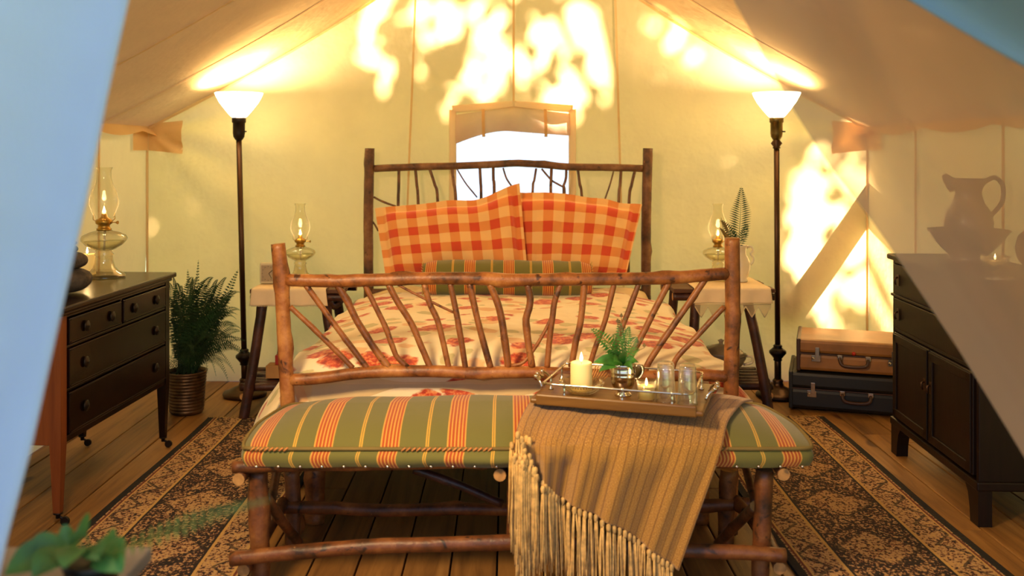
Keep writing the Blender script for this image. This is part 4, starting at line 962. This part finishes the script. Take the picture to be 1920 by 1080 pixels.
# tureen on the shelf of the right table, small things on the left one
c = Vector((P(1352, 0, 5.05).x, 5.05, .178)); T = thing('tureen', 'brown glazed lidded tureen on the lower shelf of the right night table', 'pot', c)
obj('bowl', MB().lathe([(0, 0), (.07, 0), (.072, .01), (.085, .03), (.115, .06), (.13, .09), (.128, .105), (.135, .11), (0, .108)], c, 32, sy=.8), M['tureen'], T)
obj('lid', MB().lathe([(.130, .108), (.11, .128), (.075, .148), (.03, .160), (.012, .164), (.01, .172), (.018, .182), (0, .190)], c, 32, sy=.8), M['tureen'], T)
for sx in (-1, 1): obj('handle', MB().tube([c+Vector((sx*.122, -.01, .10)), c+Vector((sx*.155, -.02, .10)), c+Vector((sx*.158, -.02, .07)), c+Vector((sx*.115, -.01, .055))], .007, 8, .012), M['porcelain'], T)
c = Vector((P(520, 0, 5.0).x, 5.0, .178)); T = thing('matchbox_stack', 'small stack of boxes with a red one on the left table shelf', 'box', c)
obj('box_body', MB().box(c+Vector((0, 0, .035)), (.10, .09, .066), .003), M['matches'], T); obj('red_box', MB().box(c+Vector((.02, 0, .094)), (.05, .06, .050), .003), M['red'], T)

# ------------------------------------------------------------------ potted fern
c = P(350, 0, 4.97); c.z = 0.0; T = thing('potted_fern', 'bushy green fern in a ribbed metal pot beside the dresser', 'plant', (c.x, c.y, 0))
pr = [(0, .006), (.080, .006)]
for k in range(12): z = .012+k*.0165; r_ = .083+k*.0013; pr += [(r_, z), (r_+.0035, z+.005), (r_+.0035, z+.010), (r_, z+.0145)]
pr += [(.103, .212), (.104, .220), (.098, .220), (.096, .20)]
pot = obj('pot', MB().lathe(pr, (c.x, c.y, 0), 36, closed=False), M['potmetal'], T); obj('soil', MB().lathe([(.096, .2), (.05, .205), (0, .207)], (c.x, c.y, 0), 16), M['soil'], pot)
rf2 = random.Random(5)
tips = [(447, 505), (372, 487), (352, 505), (325, 520), (312, 560), (310, 545), (400, 520), (425, 520), (452, 548), (462, 640), (463, 665), (440, 700), (405, 705), (428, 715), (310, 640), (318, 600), (445, 590), (430, 560), (395, 545), (340, 535), (362, 520), (325, 690), (300, 720), (275, 740), (240, 765), (390, 700), (380, 690), (415, 610), (345, 610), (455, 620), (448, 660), (412, 660), (330, 570), (378, 570), (350, 650), (395, 640), (370, 680), (435, 640)]
for k in range(125):
    px, py = tips[k % len(tips)] if k < len(tips) else (rf2.uniform(316, 455), rf2.uniform(520, 690))
    dy = rf2.uniform(-.16, .16) if k < len(tips) else rf2.uniform(-.2, .2)
    if px < 330: dy = abs(dy)*.5-.02 if px > 300 else .12
    tp = P(px, py, c.y+dy); bs = Vector((c.x+rf2.uniform(-.05, .05), c.y+rf2.uniform(-.05, .05), .20))
    out = Vector((tp.x-bs.x, tp.y-bs.y, 0)); arch = Vector((out.x*.1, out.y*.1, .14+.12*rf2.random() if tp.z < .72 else .07))
    mb = MB(); fern_mesh(mb, bs, tp, arch, rf2.uniform(.032, .046), 28, seed=k, fold=.3, turn=.9, hf=.34); obj('frond', mb, M['fern'], T)

# ------------------------------------------------------------------ dresser (local frame: x along the front towards the tent's back, y into the depth, z up)
A = Vector((-1.600, 3.44, 0)); B = Vector((-1.548, 4.40, 0)); DL = (B-A).length; ang = math.atan2(B.y-A.y, B.x-A.x); DD = .42
dr = thing('dresser', 'dark polished wooden dresser with casters, facing the bed from the left', 'dresser', A, ang)
# local +y points to the left of the bed's view (away from the bed)
def D(name, c, d, mat='mahogany', bev=.003, parent=dr): return obj(name, MB().box(c, d, bev), M[mat], parent, True)
ZT, ZB = .797, .295
mb = MB()
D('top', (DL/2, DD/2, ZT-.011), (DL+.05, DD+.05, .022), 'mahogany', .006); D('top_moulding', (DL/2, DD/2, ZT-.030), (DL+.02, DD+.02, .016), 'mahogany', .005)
D('side_panel', (.012, DD/2, (ZT-.04+ZB)/2), (.018, DD-.04, ZT-.04-ZB), 'mahogany_lit'); D('side_panel', (DL-.012, DD/2, (ZT-.04+ZB)/2), (.018, DD-.04, ZT-.04-ZB), 'mahogany')
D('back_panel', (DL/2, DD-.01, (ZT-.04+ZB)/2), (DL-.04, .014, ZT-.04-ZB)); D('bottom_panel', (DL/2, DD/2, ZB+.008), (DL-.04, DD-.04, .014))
for z, h in ((ZB+.012, .024), (.483, .012), (.641, .012), (ZT-.044, .012)): D('rail', (DL/2, .012, z), (DL-.08, .020, h))
D('divider', (DL/2, .012, .70), (.018, .020, .11))
def leg4(x, y, mat):
    mb = MB(); i = 0
    for z, hw in ((ZT-.04, .021), (ZB, .021), (.05, .0125)):
        for sx, sy in ((-1, -1), (1, -1), (1, 1), (-1, 1)): mb.v.append(Vector((x+sx*hw, y+sy*hw, z)))
    for k in range(2):
        for j in range(4): mb.face((k*4+j, (k+1)*4+j, (k+1)*4+(j+1) % 4, k*4+(j+1) % 4), 0, False)
    mb.face((0, 1, 2, 3), 0, False); mb.face((11, 10, 9, 8), 0, False)
    l_ = obj('leg', mb, M[mat], dr, True)
    cs = obj('caster', MB().lathe([(.017, .046), (.017, .052), (.009, .046), (.008, .030)], (x, y, 0), 12).tube([(x, y, .036), (x+.006, y-.012, .028), (x+.008, y-.022, .020)], .005, 8).tube([(x+.008-.006, y-.022, .0165), (x+.008+.006, y-.022, .0165)], .0155, 16), M['darkmetal'], l_, True)
for x in (.021, DL-.021):
    for y in (.021, DD-.021): leg4(x, y, 'mahogany_lit' if x < .1 and y < .1 else 'mahogany')
def pull(x, z, d_):
    k_ = obj('ring_pull', MB().lathe([(0, .0), (.020, .0), (.021, .003), (.017, .006), (.008, .008), (0, .012)], (x, 0, z), 20, tilt=Matrix.Rotation(PI/2, 3, 'X')), M['dark_pull'], d_, True)
    for i, v in enumerate(k_.data.vertices): v.co.y -= .010
    mb = MB().tube([(x+.014*math.cos(a_/12*2*PI), -.016+.002, z-.006+.014*math.sin(a_/12*2*PI)) for a_ in range(13)], .0022, 6, .004); obj('ring', mb, M['bronze'], d_, True) if 0 else None
for (xa, xb, za, zb, kn) in ((.055, DL/2-.012, .650, .744, (.28, .78)), (DL/2+.012, DL-.055, .650, .744, (.22, .75)), (.055, DL-.055, .492, .633, (.13, .87)), (.055, DL-.055, .323, .474, (.13, .87))):
    d_ = D('drawer', ((xa+xb)/2, .006, (za+zb)/2), (xb-xa, .022, zb-za), 'mahogany', .003)
    for q, w0, h0 in (((xa+xb)/2, xb-xa-.01, .004),): 
        for zz in (za+.006, zb-.006): obj('cock_bead', MB().box((q, -.006, zz), (w0, .004, h0), .001), M['mahogany'], d_, True)
    for f in kn: pull(xa+(xb-xa)*f, (za+zb)/2, d_)
# on the dresser
c = Vector((-1.89, 4.32, .799)); T = thing('pillar_candle', 'short lit cream candle on the dresser beside the dark stones', 'candle', c)
obj('wax', MB().lathe([(0, 0), (.036, 0), (.037, .004), (.037, .088), (.034, .092), (.02, .086), (0, .085)], c, 28), M['wax'], T); obj('wick', MB().tube([c+Vector((0, 0, .085)), c+Vector((0, 0, .096))], .001, 5), M['ink'], T); flame(T, c+Vector((0, 0, .100)), 1.1); glow(c+Vector((0, 0, .13)), .3)
c = Vector((-1.735, 3.76, .800)); T = thing('stone_cairn', 'stack of rounded dark stones on the near end of the dresser', 'stones', c)
for r_, h_, z0, dx in ((.105, .098, 0, 0), (.085, .070, .090, .005), (.040, .034, .153, .012), (.032, .024, .183, .016)):
    n_ = 10; mb = MB().lathe([(r_*math.sin(PI*k/n_)**.7, h_/2*(1-math.cos(PI*k/n_))) for k in range(n_+1)], c+Vector((dx, 0, z0)), 24, sy=.85)
    for i, v in enumerate(mb.v): mb.v[i] = v+Vector((1, 0, 0))*.006*noise.noise(v*20)
    obj('stone', mb, M['stone'], T)

# ------------------------------------------------------------------ cabinet on the right (local: x towards the camera along the front, y into the depth)
CA = Vector((1.735, 4.32, 0)); CB = Vector((1.70, 3.46, 0)); CLn = (CB-CA).length; ca = math.atan2(CB.y-CA.y, CB.x-CA.x)
cab = thing('wooden_cabinet', 'dark wooden cabinet with drawers and doors behind the sheer curtain', 'cabinet', CA, ca)
def K(name, c, d, mat='cabinet', bev=.004, parent=cab): return obj(name, MB().box(c, d, bev), M[mat], parent, True)
ZC = .892; CD = .36
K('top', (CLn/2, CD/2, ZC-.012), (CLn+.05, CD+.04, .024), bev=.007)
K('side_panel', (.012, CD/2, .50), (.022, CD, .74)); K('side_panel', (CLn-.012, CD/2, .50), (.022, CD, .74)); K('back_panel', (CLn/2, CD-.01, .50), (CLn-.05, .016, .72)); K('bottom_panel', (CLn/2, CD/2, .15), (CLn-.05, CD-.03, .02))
K('plinth', (CLn/2, CD/2, .145), (CLn+.02, CD+.02, .034), bev=.006)
for z in (.862, .712, .560): K('rail', (CLn/2, .010, z), (CLn-.05, .022, .018))
K('moulding', (CLn/2, -.004, .712), (CLn, .012, .012), bev=.003)
def foot(x, y):
    sx = 1 if x < CLn/2 else -1; mb = MB(); pr_ = [(0, .13), (.11, .13), (.085, .10), (.07, .05), (.065, 0), (0, 0)]
    i = len(mb.v)
    for dy_ in (0, .05): mb.v += [Vector((x+sx*a_, y+dy_*(1 if y < CD/2 else -1), b_)) for a_, b_ in pr_]
    n_ = len(pr_)
    mb.face(range(i, i+n_), 0, False); mb.face(range(i+2*n_-1, i+n_-1, -1), 0, False)
    for k in range(n_): mb.face((i+k, i+(k+1) % n_, i+n_+(k+1) % n_, i+n_+k), 0, False)
    obj('bracket_foot', mb, M['cabinet'], cab, True)
for x in (-.005, CLn+.005):
    for y in (-.005, CD+.005): foot(x, y)
def cpull(x, z, d_):
    pl = obj('handle', MB().box((x, -.014, z), (.026, .004, .050), .0015).tube([(x, -.016, z+.012), (x, -.026, z+.010), (x, -.028, z-.008), (x, -.024, z-.020)], .0045, 8), M['bronze'], d_, True)
for za, zb in ((.722, .852), (.570, .702)):
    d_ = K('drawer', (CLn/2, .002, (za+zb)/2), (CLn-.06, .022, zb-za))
    for f in (.12, .88): cpull(CLn*f, (za+zb)/2, d_)
hw = (CLn-.06)/2
for k in (0, 1):
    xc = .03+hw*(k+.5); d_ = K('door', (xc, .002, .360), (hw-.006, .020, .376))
    for dx, dz, w0, h0 in ((0, .165, hw-.02, .035), (0, -.165, hw-.02, .035), (-hw/2+.028, 0, .035, .36), (hw/2-.028, 0, .035, .36)): obj('stile', MB().box((xc+dx, -.011, .360+dz), (w0, .008, h0), .002), M['cabinet'], d_, True)
    cpull(xc+(hw/2-.03)*(1 if k == 0 else -1), .40, d_)
# basin and jug, candle bowl, jar
c = Vector((1.93, 4.02, .894)); T = thing('wash_basin', 'wide ceramic wash basin seen through the sheer curtain', 'basin', c)
obj('bowl', MB().lathe([(0, 0), (.075, 0), (.08, .01), (.07, .02), (.10, .05), (.135, .09), (.155, .12), (.165, .13), (.158, .132), (.13, .105), (.09, .06), (.05, .035), (0, .03)], c, 36), M['basin'], T)
c = c+Vector((0, 0, .034)); T = thing('water_jug', 'tall ceramic water jug standing in the wash basin', 'jug', c)
obj('jug_body', MB().lathe([(0, 0), (.06, 0), (.062, .01), (.078, .05), (.095, .09), (.098, .13), (.085, .175), (.06, .215), (.052, .25), (.062, .285), (.078, .31), (.073, .31), (.05, .26), (0, .24)], c, 32), M['basin'], T)
obj('spout', MB().tube([c+Vector((-.055, 0, .275)), c+Vector((-.08, 0, .30)), c+Vector((-.10, 0, .325))], [.03, .024, .012], 12), M['basin'], T)
obj('handle', MB().tube([c+Vector((.06, 0, .29)), c+Vector((.11, 0, .315)), c+Vector((.145, 0, .28)), c+Vector((.14, 0, .21)), c+Vector((.09, 0, .15))], .010, 8, .015), M['basin'], T)
c = Vector((1.86, 3.66, .894)); T = thing('candle_bowl', 'small glass bowl with a burning candle on the cabinet', 'candle', c)
obj('glass_bowl', MB().lathe([(0, 0), (.022, 0), (.024, .006), (.030, .015), (.046, .035), (.053, .060), (.050, .060), (.04, .036), (0, .02)], c, 28), M['glass_cut'], T); obj('wax', MB().lathe([(0, .02), (.034, .032), (.040, .042), (0, .040)], c, 20), M['wax'], T); flame(T, c+Vector((0, 0, .050)), .9); glow(c+Vector((0, 0, .09)), .2)
c = Vector((2.0, 3.62, .894)); c.x = 2.02; T = thing('round_jar', 'dark round lidded jar at the near end of the cabinet', 'jar', c)
obj('jar_body', MB().lathe([(0, 0), (.05, 0), (.055, .01), (.085, .05), (.095, .09), (.085, .135), (.06, .16), (.058, .17), (0, .17)], c, 30), M['stone'], T); obj('lid', MB().lathe([(.062, .17), (.06, .18), (.03, .20), (.012, .205), (.016, .22), (0, .228)], c, 24), M['stone'], T)

# ------------------------------------------------------------------ suitcases
def suitcase(name, c, rot, L_, D_, H_, mat, trimm, label, tanlike):
    T = thing(name, label, 'suitcase', c, rot, 'stacked suitcases')
    hz = H_*.55
    obj('bottom_shell', MB().box((L_/2, D_/2, hz/2), (L_, D_, hz-.002), .018), M[mat], T, True); obj('lid', MB().box((L_/2, D_/2, hz+(H_-hz)/2), (L_, D_, H_-hz-.002), .018), M[mat], T, True)
    for xx in (.008, L_-.008): obj('edge_binding', MB().box((xx, D_/2, H_/2), (.022, D_+.004, H_+.003), .006), M[trimm], T, True)
    obj('seam_band', MB().box((L_/2, D_/2, hz), (L_+.004, D_+.004, .006), .001), M['tan_dark'], T, True)
    for f in (.17, .83):
        l_ = obj('latch', MB().box((L_*f, -.004, hz-.022), (.046, .008, .034), .002).box((L_*f+.006, -.009, hz+.008), (.022, .006, .058), .002), M['nickel'], T, True)
        obj('latch_button', MB().lathe([(0, 0), (.007, 0), (.006, .005), (0, .006)], (L_*f-.014, -.008, hz-.022), 12, tilt=Matrix.Rotation(PI/2, 3, 'X')), M['nickel'], l_, True)
    h_ = obj('handle', MB().tube([(L_/2-.068, -.012, hz-.012), (L_/2-.066, -.022, hz-.030), (L_/2-.052, -.026, hz-.046), (L_/2, -.028, hz-.050), (L_/2+.052, -.026, hz-.046), (L_/2+.066, -.022, hz-.030), (L_/2+.068, -.012, hz-.012)], .0085, 10, .01), M['tan_dark'], T, True)
    for s in (-1, 1): obj('handle_mount', MB().box((L_/2+s*.068, -.007, hz-.008), (.026, .014, .026), .003), M['nickel'], h_, True)
    if tanlike: obj('lock', MB().lathe([(0, 0), (.010, 0), (.010, .003), (0, .004)], (L_/2, -.001, hz+.014), 14, tilt=Matrix.Rotation(PI/2, 3, 'X')), M['red'], T, True)
    return T
srot = math.atan2(-.14, .42)
suitcase('suitcase', Vector((1.475, 5.02, 0.012)), srot, .66, .42, .192, 'black_leather', 'black_leather', 'black suitcase on the floor at the bottom of the stack', 0)
suitcase('suitcase', Vector((1.515, 5.02, 0.209)), srot, .56, .38, .165, 'tan', 'tan_dark', 'tan suitcase with nickel latches lying on the black one', 1)

# ------------------------------------------------------------------ foreground: small table and plant
T = thing('side_table', 'grey-topped low table in the near bottom left corner', 'table', (-.86, 1.62, 0))
zt = .70; Yb = (H-zt)*F/(1024-CY)
xb = (286-CX)/F*Yb
obj('top', MB().box((xb-.30, Yb-.13, zt-.012), (.60, .26, .024), .004), M['greytop'], T)
for sx in (-1, 1):
    for sy in (-1, 1): obj('leg', MB().box((xb-.30+sx*.26, Yb-.13+sy*.10, (zt-.024)/2), (.03, .03, zt-.024), .003), M['cabinet'], T)
c = Vector((P(168, 0, 1.42).x, 1.43, zt+.001)); T = thing('potted_plant', 'leafy green plant in a black pot at the bottom left corner', 'plant', c)
obj('pot', MB().lathe([(0, 0), (.03, 0), (.034, .01), (.042, .035), (.044, .042), (.04, .044), (0, .038)], c, 24), M['blackpot'], T)
b0 = c+Vector((0, 0, .038))
for px, py, Y_, wd in ((140, 985, 1.40, .05), (230, 1058, 1.36, .055), (215, 1030, 1.40, .05), (100, 1020, 1.40, .05), (40, 1040, 1.36, .05), (8, 1062, 1.34, .05), (60, 1068, 1.32, .05), (120, 1050, 1.33, .045), (185, 1035, 1.35, .04), (90, 1045, 1.45, .05)):
    tp = P(px, py, Y_); mid = b0.lerp(tp, .35)+Vector((0, 0, .02)); lf = obj('leaf', leaf_mesh(mid, tp, wd, .006), M['leafgreen'], T); obj('leaf_stem', MB().tube([b0, (b0+mid)/2+Vector((0, 0, .006)), mid], .0016, 5), M['leafgreen'], lf)
M['paleleaf'] = flat('pale_leaf', '#8a9a3c', 0.5, var=.2)
mb = MB(); fern_mesh(mb, b0, P(505, 938, .95), (.05, 0, .03), .016, 18, seed=4, hf=.3); obj('long_frond', mb, M['paleleaf'], T)
